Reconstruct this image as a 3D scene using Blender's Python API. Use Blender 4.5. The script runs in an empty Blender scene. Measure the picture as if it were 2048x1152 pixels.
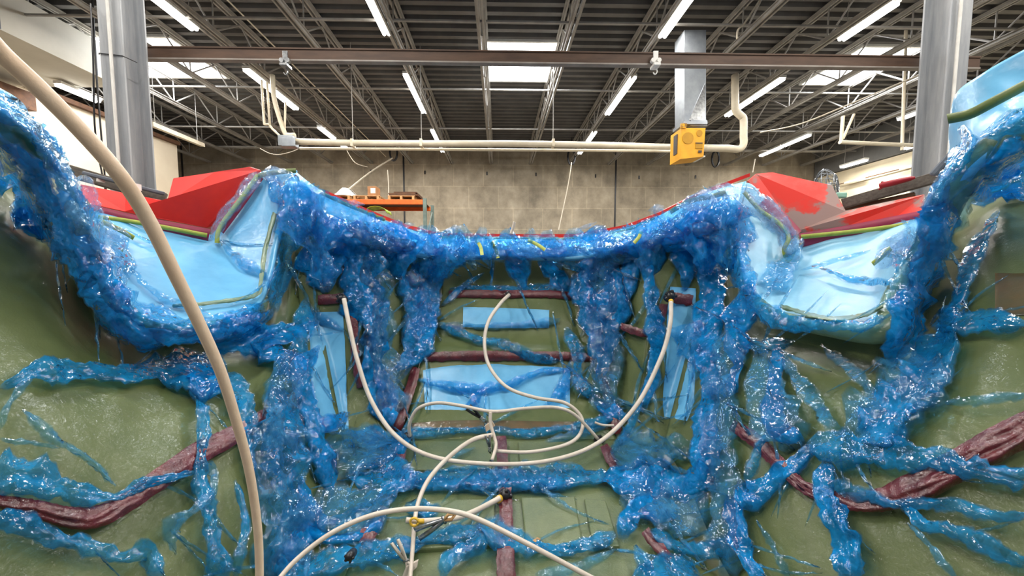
import bpy, math, random
from mathutils import Vector, Matrix, noise
from mathutils.bvhtree import BVHTree

random.seed(7)
S = bpy.context.scene
COL = S.collection

# ------------------------------------------------------------------ camera, world, exposure
F, CX, CY = 650.0, 1024.0, 576.0
YAW, PITCH, SHIFT = math.radians(1.1), math.radians(3.52), 14.5
CAM = Vector((0, 0, 2.6))
RC = Matrix.Rotation(-YAW, 4, 'Z') @ Matrix.Rotation(math.pi / 2 - PITCH, 4, 'X')
cd = bpy.data.cameras.new('camera')
cam = bpy.data.objects.new('camera', cd)
COL.objects.link(cam)
cd.sensor_width = 36.0
cd.lens = F / 2048 * 36.0
cd.shift_x = SHIFT / 2048
cd.clip_start = 0.02
cam.matrix_world = Matrix.Translation(CAM) @ RC
S.camera = cam
w = bpy.data.worlds.new('world')
S.world = w
w.use_nodes = True
w.node_tree.nodes['Background'].inputs[0].default_value = (0.80, 0.88, 1.0, 1)
w.node_tree.nodes['Background'].inputs[1].default_value = 0.30
S.view_settings.view_transform = 'Standard'
S.view_settings.look = 'None'
S.view_settings.exposure = -0.45
S.view_settings.gamma = 1.0
S.view_settings.use_curve_mapping = False
S.cycles.transparent_max_bounces = 24
TUBE_W, SKY_W = 75.0, 260.0          # lamp watts per metre of tube, watts per skylight
TUBE_E, SKY_E = 22.0, 14.0
ZC = 4.6                              # roof deck above the camera


def D3(u, v):
    return (RC.to_3x3() @ Vector(((u - CX + SHIFT) / F, -(v - CY) / F, -1.0)))


def P(u, v, d):
    """point on the sight line of (u, v) at room depth d"""
    q = D3(u, v)
    return CAM + q * (d / q.y)


def R(x, y, z):
    """room point, z measured from camera height"""
    return Vector((x, y, z + CAM.z))


# ------------------------------------------------------------------ materials
def lin(r, g, b):
    f = lambda c: (c / 255 / 12.92) if c / 255 <= 0.04045 else ((c / 255 + 0.055) / 1.055) ** 2.4
    return (f(r), f(g), f(b), 1)


def newmat(name):
    m = bpy.data.materials.new(name)
    m.use_nodes = True
    nt = m.node_tree
    for n in list(nt.nodes):
        nt.nodes.remove(n)
    out = nt.nodes.new('ShaderNodeOutputMaterial')
    return m, nt, out


def N(nt, kind, **kw):
    n = nt.nodes.new(kind)
    for k, v in kw.items():
        if k in n.inputs:
            n.inputs[k].default_value = v
        else:
            setattr(n, k, v)
    return n


def pos_noise(nt, scale, detail=4, rough=0.6, stretch=None, dist=0.0):
    g = nt.nodes.new('ShaderNodeNewGeometry')
    src = g.outputs['Position']
    if stretch:
        mp = nt.nodes.new('ShaderNodeMapping')
        mp.inputs['Scale'].default_value = stretch
        nt.links.new(src, mp.inputs['Vector'])
        src = mp.outputs[0]
    n = N(nt, 'ShaderNodeTexNoise', Scale=scale, Detail=detail, Roughness=rough, Distortion=dist)
    nt.links.new(src, n.inputs['Vector'])
    return n.outputs['Fac']


def ramp(nt, fac, stops):
    r = nt.nodes.new('ShaderNodeValToRGB')
    e = r.color_ramp.elements
    while len(e) < len(stops):
        e.new(0.5)
    for i, (p, c) in enumerate(stops):
        e[i].position = p
        e[i].color = c
    nt.links.new(fac, r.inputs[0])
    return r.outputs[0]


def bump(nt, h, strength, dist):
    b = N(nt, 'ShaderNodeBump', Strength=strength, Distance=dist)
    nt.links.new(h, b.inputs['Height'])
    return b.outputs[0]


def mat(name, c1, c2=None, scale=6, rough=0.6, metal=0.0, bs=0.0, bsc=40, bd=0.01, coat=0.0, coatr=0.1, coatb=0, coatsc=20,
        lo=0.35, hi=0.65, stretch=None, spec=0.5, third=None):
    m, nt, out = newmat(name)
    p = N(nt, 'ShaderNodeBsdfPrincipled', Roughness=rough, Metallic=metal)
    p.inputs['Specular IOR Level'].default_value = spec
    stops = [(lo, c1), (hi, c2 or tuple(x * 0.8 for x in c1[:3]) + (1,))]
    if third:
        stops.append((min(1, hi + 0.04), third))
    nt.links.new(ramp(nt, pos_noise(nt, scale, 5, 0.6, stretch), stops), p.inputs['Base Color'])
    if bs:
        nt.links.new(bump(nt, pos_noise(nt, bsc, 4), bs, bd), p.inputs['Normal'])
    if coat:
        p.inputs['Coat Weight'].default_value = coat
        p.inputs['Coat Roughness'].default_value = coatr
        if coatb:
            nt.links.new(bump(nt, pos_noise(nt, coatsc, 3, 0.6, None, 1.2), coatb, 0.02), p.inputs['Coat Normal'])
    nt.links.new(p.outputs[0], out.inputs[0])
    return m


def emis(name, c, s):
    m, nt, out = newmat(name)
    e = N(nt, 'ShaderNodeEmission', Color=c, Strength=s)
    nt.links.new(e.outputs[0], out.inputs[0])
    return m


def film(name, opac, c1, c2, tint, bsc=16, rough=0.085):
    """polyethylene film: tinted, part see-through, glossy, crinkled; 'layers' says how many folds lie over each other"""
    m, nt, out = newmat(name)
    L = nt.links.new
    nz = pos_noise(nt, 9, 4, 0.6)
    colr = ramp(nt, nz, [(0.3, c1), (0.7, c2)])
    n0 = bump(nt, pos_noise(nt, bsc, 3, 0.55, None, 1.2), 0.3, 0.03)
    g = nt.nodes.new('ShaderNodeNewGeometry')
    wv = N(nt, 'ShaderNodeTexNoise', Scale=7.0, Detail=2.0)
    L(g.outputs['Position'], wv.inputs['Vector'])
    wp = N(nt, 'ShaderNodeVectorMath', operation='MULTIPLY_ADD')
    L(wv.outputs['Color'], wp.inputs[0]); wp.inputs[1].default_value = (0.10, 0.10, 0.10); L(g.outputs['Position'], wp.inputs[2])
    nrm = n0
    for sc_, k_ in ((17.0, 0.62), (50.0, 0.45)):       # flat facets of crumpled film, coarse and fine
        vo = N(nt, 'ShaderNodeTexVoronoi', Scale=sc_)
        L(wp.outputs[0], vo.inputs['Vector'])
        ce = N(nt, 'ShaderNodeVectorMath', operation='SUBTRACT')
        L(vo.outputs['Color'], ce.inputs[0]); ce.inputs[1].default_value = (0.5, 0.5, 0.5)
        ad = N(nt, 'ShaderNodeVectorMath', operation='MULTIPLY_ADD')
        L(ce.outputs[0], ad.inputs[0]); ad.inputs[1].default_value = (k_, k_, k_); L(nrm, ad.inputs[2])
        no = N(nt, 'ShaderNodeVectorMath', operation='NORMALIZE')
        L(ad.outputs[0], no.inputs[0])
        nrm = no.outputs[0]
    df = N(nt, 'ShaderNodeBsdfDiffuse')
    tl = N(nt, 'ShaderNodeBsdfTranslucent')
    L(colr, df.inputs['Color']); L(colr, tl.inputs['Color'])
    L(nrm, df.inputs['Normal'])
    body = N(nt, 'ShaderNodeMixShader', Fac=0.4)
    L(df.outputs[0], body.inputs[1]); L(tl.outputs[0], body.inputs[2])
    at = N(nt, 'ShaderNodeAttribute', attribute_name='layers')
    tc = N(nt, 'ShaderNodeMix', data_type='RGBA')
    L(at.outputs['Fac'], tc.inputs[0])
    tc.inputs[6].default_value = (0.9, 0.96, 1, 1); tc.inputs[7].default_value = tint
    tr = N(nt, 'ShaderNodeBsdfTransparent')
    L(tc.outputs[2], tr.inputs['Color'])
    lw = N(nt, 'ShaderNodeLayerWeight', Blend=0.35)
    L(nrm, lw.inputs['Normal'])
    a = N(nt, 'ShaderNodeMath', operation='MULTIPLY_ADD')
    L(lw.outputs['Facing'], a.inputs[0]); a.inputs[1].default_value = 0.35; a.inputs[2].default_value = opac - 0.62
    b = N(nt, 'ShaderNodeMath', operation='MULTIPLY_ADD', use_clamp=True)
    L(pos_noise(nt, 11, 4, 0.65), b.inputs[0]); b.inputs[1].default_value = 1.2
    L(a.outputs[0], b.inputs[2])
    c = N(nt, 'ShaderNodeMath', operation='MULTIPLY', use_clamp=True)
    L(b.outputs[0], c.inputs[0]); L(at.outputs['Fac'], c.inputs[1])
    mx = N(nt, 'ShaderNodeMixShader')
    L(c.outputs[0], mx.inputs[0]); L(tr.outputs[0], mx.inputs[1]); L(body.outputs[0], mx.inputs[2])
    gl = N(nt, 'ShaderNodeBsdfGlossy', Roughness=rough, Color=(1, 1, 1, 1))
    L(nrm, gl.inputs['Normal'])
    fr = N(nt, 'ShaderNodeFresnel', IOR=1.45)
    L(nrm, fr.inputs['Normal'])
    k = N(nt, 'ShaderNodeMath', operation='MULTIPLY', use_clamp=True)
    L(fr.outputs[0], k.inputs[0]); k.inputs[1].default_value = 1.1
    fin = N(nt, 'ShaderNodeMixShader')
    L(k.outputs[0], fin.inputs[0]); L(mx.outputs[0], fin.inputs[1]); L(gl.outputs[0], fin.inputs[2])
    L(fin.outputs[0], out.inputs[0])
    return m


M = {}
M['laminate'] = mat('laminate', lin(74, 88, 44), lin(90, 100, 56), 3.5, 0.6, coat=0.28, coatr=0.16, coatb=0.25, coatsc=26, bs=0.15, bsc=150)
M['laminate_sole'] = mat('laminate_sole', lin(72, 88, 46), lin(92, 102, 58), 5, 0.5, coat=1.0, coatr=0.1, coatb=0.5, coatsc=80, bs=0.1, bsc=150)
M['laminate_pale'] = mat('laminate_pale', lin(112, 138, 112), lin(88, 110, 76), 6, 0.4, coat=0.8, coatr=0.15, coatb=0.4, coatsc=24)
M['core'] = mat('core', lin(88, 164, 210), lin(106, 182, 224), 5, 0.45, coat=0.5, coatr=0.2, coatb=0.15, coatsc=30)
M['core_speck'] = mat('core_speck', lin(128, 190, 222), lin(152, 208, 236), 5, 0.4, coat=1.0, coatr=0.12, coatb=0.2, coatsc=100)
M['red'] = mat('red', lin(222, 40, 26), lin(200, 32, 28), 3, 0.4, coat=0.2)
M['red_sanded'] = mat('red_sanded', lin(224, 38, 20), lin(208, 60, 48), 2.6, 0.45, lo=0.40, hi=0.47, third=lin(150, 122, 116))
M['maroon'] = mat('maroon', lin(98, 28, 36), lin(68, 18, 26), 16, 0.35, coat=0.7, coatr=0.15, coatb=0.5, coatsc=30, bs=0.4, bsc=70)
M['maroon_flat'] = mat('maroon_flat', lin(160, 44, 74), lin(134, 40, 70), 7, 0.4)
M['tape'] = mat('tape', lin(164, 170, 66), lin(138, 150, 56), 20, 0.55)
M['tape_dark'] = mat('tape_dark', lin(104, 118, 60), lin(84, 98, 48), 20, 0.5)
M['hose'] = mat('hose', lin(238, 212, 184), lin(226, 196, 166), 9, 0.4, bs=0.1, bsc=90)
M['hose_pale'] = mat('hose_pale', lin(206, 196, 184), lin(190, 178, 164), 9, 0.4)
M['black'] = mat('black', lin(22, 22, 26), lin(34, 34, 38), 30, 0.35)
M['yellow_fit'] = mat('yellow_fit', lin(226, 184, 60), None, 20, 0.4)
M['steel'] = mat('steel', lin(176, 178, 180), lin(130, 132, 134), 25, 0.28, 0.9)
M['column'] = mat('column', lin(158, 160, 163), lin(136, 140, 145), 4, 0.5, stretch=(6, 6, 0.6), bs=0.1)
M['rust'] = mat('rust', lin(66, 46, 34), lin(86, 62, 46), 5, 0.7, stretch=(0.6, 1, 3))
M['flange_grey'] = mat('flange_grey', lin(150, 142, 134), lin(128, 118, 110), 5, 0.6)
M['deck'] = mat('deck', lin(104, 102, 100), lin(88, 86, 84), 2, 0.55, 0.2)
M['joist'] = mat('joist', lin(166, 162, 156), lin(142, 138, 132), 4, 0.6)
M['pvc'] = mat('pvc', lin(232, 222, 200), lin(216, 204, 180), 4, 0.45)
M['white'] = mat('white', lin(230, 228, 222), lin(214, 212, 206), 8, 0.5)
M['duct'] = mat('duct', lin(158, 164, 170), lin(132, 138, 146), 4, 0.35, 0.7)
M['yellow'] = mat('yellow', lin(236, 172, 22), lin(222, 154, 16), 6, 0.5)
M['print'] = mat('print', lin(190, 138, 14), None, 6, 0.6)
M['print_dark'] = mat('print_dark', lin(74, 66, 66), None, 6, 0.6)
M['orange'] = mat('orange', lin(236, 104, 24), lin(222, 88, 18), 10, 0.5)
M['rack_post'] = mat('rack_post', lin(110, 126, 118), lin(90, 104, 98), 10, 0.5)
M['wood'] = mat('wood', lin(196, 156, 106), lin(168, 126, 80), 14, 0.7, stretch=(1, 1, 6))
M['wood_dark'] = mat('wood_dark', lin(106, 72, 48), lin(82, 56, 40), 14, 0.75)
M['card'] = mat('card', lin(170, 120, 78), lin(150, 104, 66), 10, 0.75)
M['lumber'] = mat('lumber', lin(104, 98, 90), lin(80, 74, 68), 9, 0.8, stretch=(1, 6, 6))
M['strap'] = mat('strap', lin(98, 106, 118), lin(80, 88, 98), 9, 0.6)
M['beige'] = mat('beige', lin(230, 214, 188), lin(220, 202, 176), 1.2, 0.8)
M['soffit'] = mat('soffit', lin(200, 196, 184), lin(186, 182, 170), 1.4, 0.8)
M['cream'] = mat('cream', lin(226, 214, 186), lin(214, 202, 174), 1.2, 0.7)
M['grey_wall'] = mat('grey_wall', lin(120, 120, 118), lin(104, 104, 102), 1.6, 0.85)
M['floor'] = mat('floor', lin(128, 124, 116), lin(108, 104, 98), 1.6, 0.6)
M['dark_red'] = mat('dark_red', lin(160, 24, 40), lin(136, 20, 34), 8, 0.4)
M['hivis'] = mat('hivis', lin(190, 220, 50), lin(110, 130, 50), 16, 0.7)
M['brown_patch'] = mat('brown_patch', lin(92, 70, 38), lin(74, 66, 36), 12, 0.5, coat=0.5, coatb=0.2)
M['cord'] = mat('cord', lin(196, 186, 168), None, 8, 0.6)
M['mint'] = mat('mint', lin(150, 200, 180), None, 8, 0.5)
M['tube'] = emis('tube', (1.0, 0.955, 0.88, 1), TUBE_E)
M['sky'] = emis('sky', (0.98, 0.99, 1.0, 1), SKY_E)
M['film_dense'] = film('film_dense', 0.64, lin(0, 124, 204), lin(16, 166, 248), (0.10, 0.50, 0.88, 1))
M['film_mid'] = film('film_mid', 0.40, lin(8, 132, 206), lin(40, 172, 244), (0.26, 0.66, 0.93, 1))
M['film_thin'] = film('film_thin', 0.24, lin(40, 138, 204), lin(96, 184, 236), (0.5, 0.80, 0.95, 1))
M['film_clear'] = film('film_clear', 0.30, lin(120, 170, 220), lin(170, 200, 232), (0.82, 0.9, 0.98, 1))


def concrete():
    m, nt, out = newmat('concrete')
    L = nt.links.new
    p = N(nt, 'ShaderNodeBsdfPrincipled', Roughness=0.85)
    base = ramp(nt, pos_noise(nt, 1.1, 7, 0.68), [(0.3, lin(128, 119, 104)), (0.52, lin(166, 154, 134)), (0.72, lin(188, 176, 156))])
    streak = ramp(nt, pos_noise(nt, 1.6, 5, 0.6, (1.3, 1, 0.5)), [(0.35, (0.82, 0.82, 0.82, 1)), (0.6, (1, 1, 1, 1))])
    g = nt.nodes.new('ShaderNodeNewGeometry')
    mp = nt.nodes.new('ShaderNodeMapping')
    mp.inputs['Rotation'].default_value = (math.pi / 2, 0, 0)
    L(g.outputs['Position'], mp.inputs['Vector'])
    br = N(nt, 'ShaderNodeTexBrick', Scale=1.0)
    br.inputs['Brick Width'].default_value = 1.15
    br.inputs['Row Height'].default_value = 0.82
    br.inputs['Mortar Size'].default_value = 0.022
    br.inputs['Mortar Smooth'].default_value = 0.7
    br.inputs['Color1'].default_value = (1, 1, 1, 1)
    br.inputs['Color2'].default_value = (0.9, 0.9, 0.9, 1)
    br.inputs['Mortar'].default_value = (1.3, 1.28, 1.24, 1)
    L(mp.outputs[0], br.inputs['Vector'])
    a = N(nt, 'ShaderNodeMix', data_type='RGBA', blend_type='MULTIPLY')
    a.inputs[0].default_value = 1
    L(base, a.inputs[6]); L(streak, a.inputs[7])
    b = N(nt, 'ShaderNodeMix', data_type='RGBA', blend_type='MULTIPLY')
    b.inputs[0].default_value = 0.8
    L(a.outputs[2], b.inputs[6]); L(br.outputs['Color'], b.inputs[7])
    L(b.outputs[2], p.inputs['Base Color'])
    L(bump(nt, pos_noise(nt, 10, 5), 0.2, 0.02), p.inputs['Normal'])
    L(p.outputs[0], out.inputs[0])
    return m


M['concrete'] = concrete()


# ------------------------------------------------------------------ mesh helpers
class MB:
    def __init__(s):
        s.v, s.f, s.a = [], [], []

    def add(s, vs, fs):
        o = len(s.v)
        s.v += [Vector(x) for x in vs]
        s.f += [tuple(i + o for i in q) for q in fs]

    def box(s, c, sz, rot=None):
        vs = [Vector((x * sz[0] / 2, y * sz[1] / 2, z * sz[2] / 2)) for x in (-1, 1) for y in (-1, 1) for z in (-1, 1)]
        if rot:
            vs = [rot @ x for x in vs]
        s.add([Vector(c) + x for x in vs], [(0, 1, 3, 2), (4, 6, 7, 5), (0, 4, 5, 1), (2, 3, 7, 6), (0, 2, 6, 4), (1, 5, 7, 3)])
        return s

    def bar(s, a, b, wd, ht, up=Vector((0, 0, 1))):
        a, b = Vector(a), Vector(b)
        t = (b - a).normalized()
        x = t.cross(up)
        if x.length < 1e-4:
            x = t.cross(Vector((0, 1, 0)))
        x.normalize()
        y = x.cross(t)
        q = [(-1, -1), (1, -1), (1, 1), (-1, 1)]
        s.add([p + x * (i * wd / 2) + y * (j * ht / 2) for p in (a, b) for i, j in q],
              [(0, 1, 2, 3), (7, 6, 5, 4), (0, 4, 5, 1), (1, 5, 6, 2), (2, 6, 7, 3), (3, 7, 4, 0)])
        return s

    def tube(s, pts, r, n=10, cap=True):
        pts = [Vector(p) for p in pts]
        rr = r if isinstance(r, (list, tuple)) else [r] * len(pts)
        o = len(s.v)
        ref = None
        for i, p in enumerate(pts):
            t = (pts[min(i + 1, len(pts) - 1)] - pts[max(i - 1, 0)]).normalized()
            if ref is None:
                ref = t.orthogonal().normalized()
            ref = (ref - t * ref.dot(t)).normalized()
            b = t.cross(ref)
            for k in range(n):
                a = 2 * math.pi * k / n
                s.v.append(p + (ref * math.cos(a) + b * math.sin(a)) * rr[i])
        for i in range(len(pts) - 1):
            for k in range(n):
                k2 = (k + 1) % n
                s.f.append((o + i * n + k, o + i * n + k2, o + (i + 1) * n + k2, o + (i + 1) * n + k))
        if cap:
            s.f.append(tuple(o + k for k in range(n))[::-1])
            s.f.append(tuple(o + (len(pts) - 1) * n + k for k in range(n)))
        return s

    def prism(s, front, back):
        n = len(front)
        s.add(list(front) + list(back), [tuple(range(n))[::-1], tuple(range(n, 2 * n))] +
              [(i, (i + 1) % n, n + (i + 1) % n, n + i) for i in range(n)])
        return s

    def grid(s, g):
        o = len(s.v)
        r, c = len(g), len(g[0])
        for row in g:
            s.v += row
        for i in range(r - 1):
            for j in range(c - 1):
                s.f.append((o + i * c + j, o + i * c + j + 1, o + (i + 1) * c + j + 1, o + (i + 1) * c + j))
        return s

    def build(s, name, m, parent=None, smooth=False, bevel=0, solid=0, recalc=True):
        me = bpy.data.meshes.new(name)
        me.from_pydata([tuple(x) for x in s.v], [], s.f)
        if smooth:
            me.polygons.foreach_set('use_smooth', [True] * len(me.polygons))
        me.materials.append(m)
        if s.a and len(s.a) == len(me.vertices):
            at = me.attributes.new('layers', 'FLOAT', 'POINT')
            at.data.foreach_set('value', s.a)
        me.update()
        ob = bpy.data.objects.new(name, me)
        COL.objects.link(ob)
        if parent:
            ob.parent = parent
            ob.matrix_parent_inverse = Matrix.Translation(-Vector(parent.location))
        if bevel:
            b = ob.modifiers.new('bevel', 'BEVEL')
            b.width = bevel
            b.segments = 2
        if solid:
            q = ob.modifiers.new('solid', 'SOLIDIFY')
            q.thickness = solid
            q.offset = -1
        return ob


def tag(o, label=None, cat=None, group=None, kind=None):
    for k, v in (('label', label), ('category', cat), ('group', group), ('kind', kind)):
        if v:
            o[k] = v
    return o


def thing(name, label, cat, loc, group=None):
    e = bpy.data.objects.new(name, None)
    COL.objects.link(e)
    e.location = loc
    e.empty_display_size = 0.05
    return tag(e, label, cat, group)


def cr(p0, p1, p2, p3, t):
    return 0.5 * ((2 * p1) + (-p0 + p2) * t + (2 * p0 - 5 * p1 + 4 * p2 - p3) * t * t + (-p0 + 3 * p1 - 3 * p2 + p3) * t ** 3)


def spline(pts, step=None, n=None):
    """Catmull-Rom through points (tuples or Vectors), n samples a span"""
    pts = [Vector(p) for p in pts]
    out = []
    for i in range(len(pts) - 1):
        a, b, c, d = pts[max(i - 1, 0)], pts[i], pts[i + 1], pts[min(i + 2, len(pts) - 1)]
        k = n or max(1, int(round((c.to_2d() - b.to_2d()).length / step)))
        for j in range(k):
            out.append(cr(a, b, c, d, j / k))
    out.append(pts[-1])
    return out


def px_tube(mb, pts, r_px, n=10, k=8):
    """pts (u, v, depth); r_px radius in photo pixels where it stands -> metres"""
    sp = spline(pts, n=k)
    mb.tube([P(*q) for q in sp], [r_px * q[2] / F for q in sp] if r_px > 0.5 else r_px, n)
    return mb


# ------------------------------------------------------------------ setting
def struct(name, mb, m, parent=None):
    o = mb.build(name, m, parent)
    if not parent:
        o['kind'] = 'structure'
    return o


struct('floor', MB().box(R(0.5, 5, -2.65), (27, 18, 0.1)), M['floor'])
struct('wall_back', MB().box(R(0.5, 12.95, 1.0), (27, 0.3, 7.3)), M['concrete'])
struct('wall_right', MB().box(R(12.6, 5.8, 0.45), (0.3, 13.9, 6.1)), M['cream'])
struct('trim_2', MB().box(R(12.55, 5.8, 4.08), (0.34, 13.9, 1.12)), M['grey_wall'])
struct('wall_left', MB().box(R(-12.95, 5, 1.0), (0.3, 18, 7.3)), M['beige'])
# corrugated roof deck, ribs across the room
g = []
y, per = -1.0, 0.21
prof = []
while y < 12.80:
    prof += [(y, 0), (y + 0.085, 0), (y + 0.105, 0.07), (y + 0.19, 0.07)]
    y += per
for (yy, zz) in prof:
    g.append([R(-12.9, yy, ZC + zz), R(0, yy, ZC + zz), R(12.9, yy, ZC + zz)])
struct('ceiling', MB().grid(g), M['deck'])
# far wall joints and tie holes
for i, u in enumerate((367, 808, 1231)):
    x = P(u, 380, 12.79).x
    struct('trim_%d' % (3 + i), MB().box(R(x, 12.795, 1.0), (0.06, 0.02, 7.2)), M['black'])
for u, v in ((742, 343), (850, 345), (974, 347), (1072, 349), (1191, 352), (1278, 355), (1391, 354), (590, 343), (480, 341)):
    p = P(u, v, 12.795)
    tag(MB().box(p, (0.05, 0.03, 0.13)).build('tie_hole', M['black']), 'dark form tie hole in the concrete wall', 'tie hole', 'tie holes in the far wall')

# partition with a beige face and a boxed soffit
struct('wall_partition', MB().box(R(-10.6, 4.52, 0.58), (1.8, 11.44, 6.4)), M['beige'])
struct('trim_6', MB().box(R(-9.65, 4.52, 3.74), (0.12, 11.44, 0.1)), M['wood_dark'])
so = MB()
so.box(R(-8.6, 3.2, 3.94), (2.1, 7.4, 0.66))
struct('trim_7', so, M['soffit'])
sj = MB()
for yy in (1.7, 2.9, 4.1, 5.3, 6.5):
    sj.box(R(-7.545, yy, 3.94), (0.012, 0.014, 0.64))
struct('trim_8', sj, M['strap'])
struct('trim_9', MB().box(R(-9.4, 3.4, 3.3), (0.3, 7.0, 0.34)), M['wood_dark'])

# ------------------------------------------------------------------ roof steel
def joist(k):
    x = -0.28 + 1.52 * k
    where = ('left of' if k < 0 else 'right of')
    n = -k if k < 0 else k
    order = ['first', 'second', 'third', 'fourth', 'fifth', 'sixth', 'seventh', 'eighth', 'ninth']
    lab = ('pale grey open-web roof joist along the left edge of the central skylight' if k == 0 else
           'pale grey open-web roof joist along the right edge of the central skylight' if k == 1 else
           'pale grey open-web roof joist, %s %s the central skylight' % (order[n - (1 if k < 0 else 2)], where))
    t = thing('roof_joist', lab, 'roof joist', R(x, 6, ZC - 0.62), 'open web roof joists')
    y0, y1 = 1.0, 12.78
    for nm, z in (('top_chord', ZC - 0.04), ('bottom_chord', ZC - 0.6)):
        b = MB()
        for s_ in (-0.035, 0.035):
            b.bar(R(x + s_, y0, z), R(x + s_, y1, z), 0.03, 0.055)
            b.bar(R(x + s_ * 1.6, y0, z + 0.025), R(x + s_ * 1.6, y1, z + 0.025), 0.05, 0.012)
        b.build(nm, M['joist'], t)
    b = MB()
    yy, up = y0, False
    step = 0.61
    while yy + step <= y1 + 0.01:
        b.tube([R(x, yy, ZC - (0.05 if up else 0.58)), R(x, yy + step, ZC - (0.58 if up else 0.05))], 0.016, 5, False)
        if up:
            b.tube([R(x, yy + step, ZC - 0.58), R(x, yy + step, ZC - 0.05)], 0.013, 5, False)
        up = not up
        yy += step
    b.build('web', M['joist'], t)


for k in range(-8, 9):
    joist(k)
for i, yy in enumerate((5.6, 7.65, 9.73, 11.28)):
    tag(MB().tube([R(-9.6, yy, ZC - 0.56), R(12.4, yy, ZC - 0.56)], 0.022, 6).build('bridging_rod', M['joist']),
        'thin pale bridging rod crossing under the roof joists, %s' % ('above the brown crane beam', 'just past the central skylight', 'second beyond the central skylight', 'farthest, nearest the concrete wall')[i],
        'bridging rod', 'bridging rods across the joists')
tag(MB().tube([R(-4.2, 1.0, 4.15), R(-4.2, 12.5, 4.15)], 0.012, 6).build('conduit', M['pvc']), 'thin straight conduit running toward the far wall between two joists', 'conduit')
tag(MB().tube([R(-10, 12.0, 4.28), R(12.0, 12.0, 4.28)], 0.05, 8).build('sprinkler_pipe', M['joist']), 'long thin pipe across the top of the concrete wall', 'pipe')

# skylights
for nm, (u0, u1) in (('over the middle of the room', (-0.24, 1.22)), ('beyond the left steel column', (-8.7, -6.5)), ('beyond the right steel column', (7.52, 8.9))):
    t = thing('skylight', 'bright rectangular skylight in the dark roof deck, %s' % nm, 'skylight', R((u0 + u1) / 2, 7.3, ZC - 0.03), 'roof skylights')
    y0, y1 = 6.85, 8.25
    MB().box(R((u0 + u1) / 2, (y0 + y1) / 2, ZC - 0.015), (u1 - u0, y1 - y0, 0.02)).build('lens', M['sky'], t)
    fr = MB()
    for xx in (u0, u1):
        fr.box(R(xx, (y0 + y1) / 2, ZC - 0.02), (0.04, y1 - y0 + 0.04, 0.06))
    for yy in (y0, y1):
        fr.box(R((u0 + u1) / 2, yy, ZC - 0.02), (u1 - u0, 0.04, 0.06))
    fr.build('frame', M['white'], t)
    la = bpy.data.lights.new('skylight_glow', 'AREA')
    la.shape = 'RECTANGLE'
    la.size, la.size_y, la.energy, la.color = u1 - u0, y1 - y0, SKY_W, (0.93, 0.97, 1.0)
    lo = bpy.data.objects.new('skylight_glow', la)
    COL.objects.link(lo)
    lo.location = R((u0 + u1) / 2, (y0 + y1) / 2, ZC - 0.06)

# fluorescent strips
def strip(x, y0, y1, z, lab, group='fluorescent strip lights', watts=None, wide=0.14):
    t = thing('fluorescent_light', lab, 'light', R(x, (y0 + y1) / 2, z), group)
    hb = MB()
    hb.box(R(x, (y0 + y1) / 2, z + 0.05), (wide * 1.1, y1 - y0, 0.05))
    hb.build('housing', M['white'], t)
    tb = MB()
    for s_ in (-1, 1):
        tb.tube([R(x + s_ * wide * 0.28, y0 + 0.02, z), R(x + s_ * wide * 0.28, y1 - 0.02, z)], wide * 0.24, 8)
    tb.build('tubes', M['tube'], t)
    if z < 4.2 and y1 > 3:
        for yh in (y0 + 0.1, y1 - 0.1):
            MB().tube([R(x, yh, z + 0.07), R(x, yh, ZC - 0.02)], 0.006, 5).build('hanger', M['joist'], t)
    la = bpy.data.lights.new('tube_glow', 'AREA')
    la.shape = 'RECTANGLE'
    la.size, la.size_y = 0.14, y1 - y0
    la.energy = (watts or TUBE_W) * (y1 - y0)
    la.color = (1.0, 0.95, 0.87)
    lo = bpy.data.objects.new('tube_glow', la)
    COL.objects.link(lo)
    lo.location = R(x, (y0 + y1) / 2, z - 0.06)


ords = ['nearest', 'second', 'third', 'fourth', 'fifth']
LROWS = [
    (-5.1, 4.0, [(4.0, 5.83), (6.92, 8.57), (9.63, 10.46), (11.0, 11.25)], 'row passing the grey junction box'),
    (-1.91, 4.0, [(4.1, 5.88), (7.03, 8.69), (9.74, 10.52), (11.2, 11.5)], 'row beside the left of the central skylight'),
    (2.84, 4.0, [(4.1, 5.85), (7.03, 8.69), (9.79, 10.51), (11.3, 11.6)], 'row beside the right of the central skylight'),
    (6.02, 4.0, [(3.4, 4.95), (5.05, 5.86), (7.02, 7.85), (7.9, 8.72)], 'row passing the cream pipe elbow'),
    (9.38, 4.0, [(9.88, 10.78), (10.83, 11.72)], 'row ending above the right red flange'),
    (10.83, 4.0, [(8.1, 8.85)], 'row nearest the right wall'),
    (11.72, 3.43, [(8.5, 9.39), (10.35, 11.12)], 'row along the top of the cream wall'),
    (-8.43, 3.5, [(6.6, 7.25)], 'row under the boxed soffit'),
]
for x, z, segs, nm in LROWS:
    for i, (a, b) in enumerate(segs):
        strip(x, a, b, z, 'lit fluorescent strip light, %s in the %s' % (ords[i], nm) if len(segs) > 1 else 'lit fluorescent strip light, the only one in the %s' % nm)
    if len(segs) > 2:
        tag(MB().bar(R(x, 3.0, z + 0.1), R(x, 12.4, z + 0.1), 0.04, 0.03).build('light_rail', M['joist']), 'thin grey rail carrying the strip lights, %s' % nm, 'rail', 'light rails')
# the same rows go on over the boat and behind the camera
for x in (-5.15, -1.95, 2.84, 5.92):
    for a in (-2.0, 0.9):
        strip(x, a, a + 1.7, 4.0, 'lit fluorescent strip light high above the boat mould, out of the photo', 'strip lights overhead')

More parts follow.
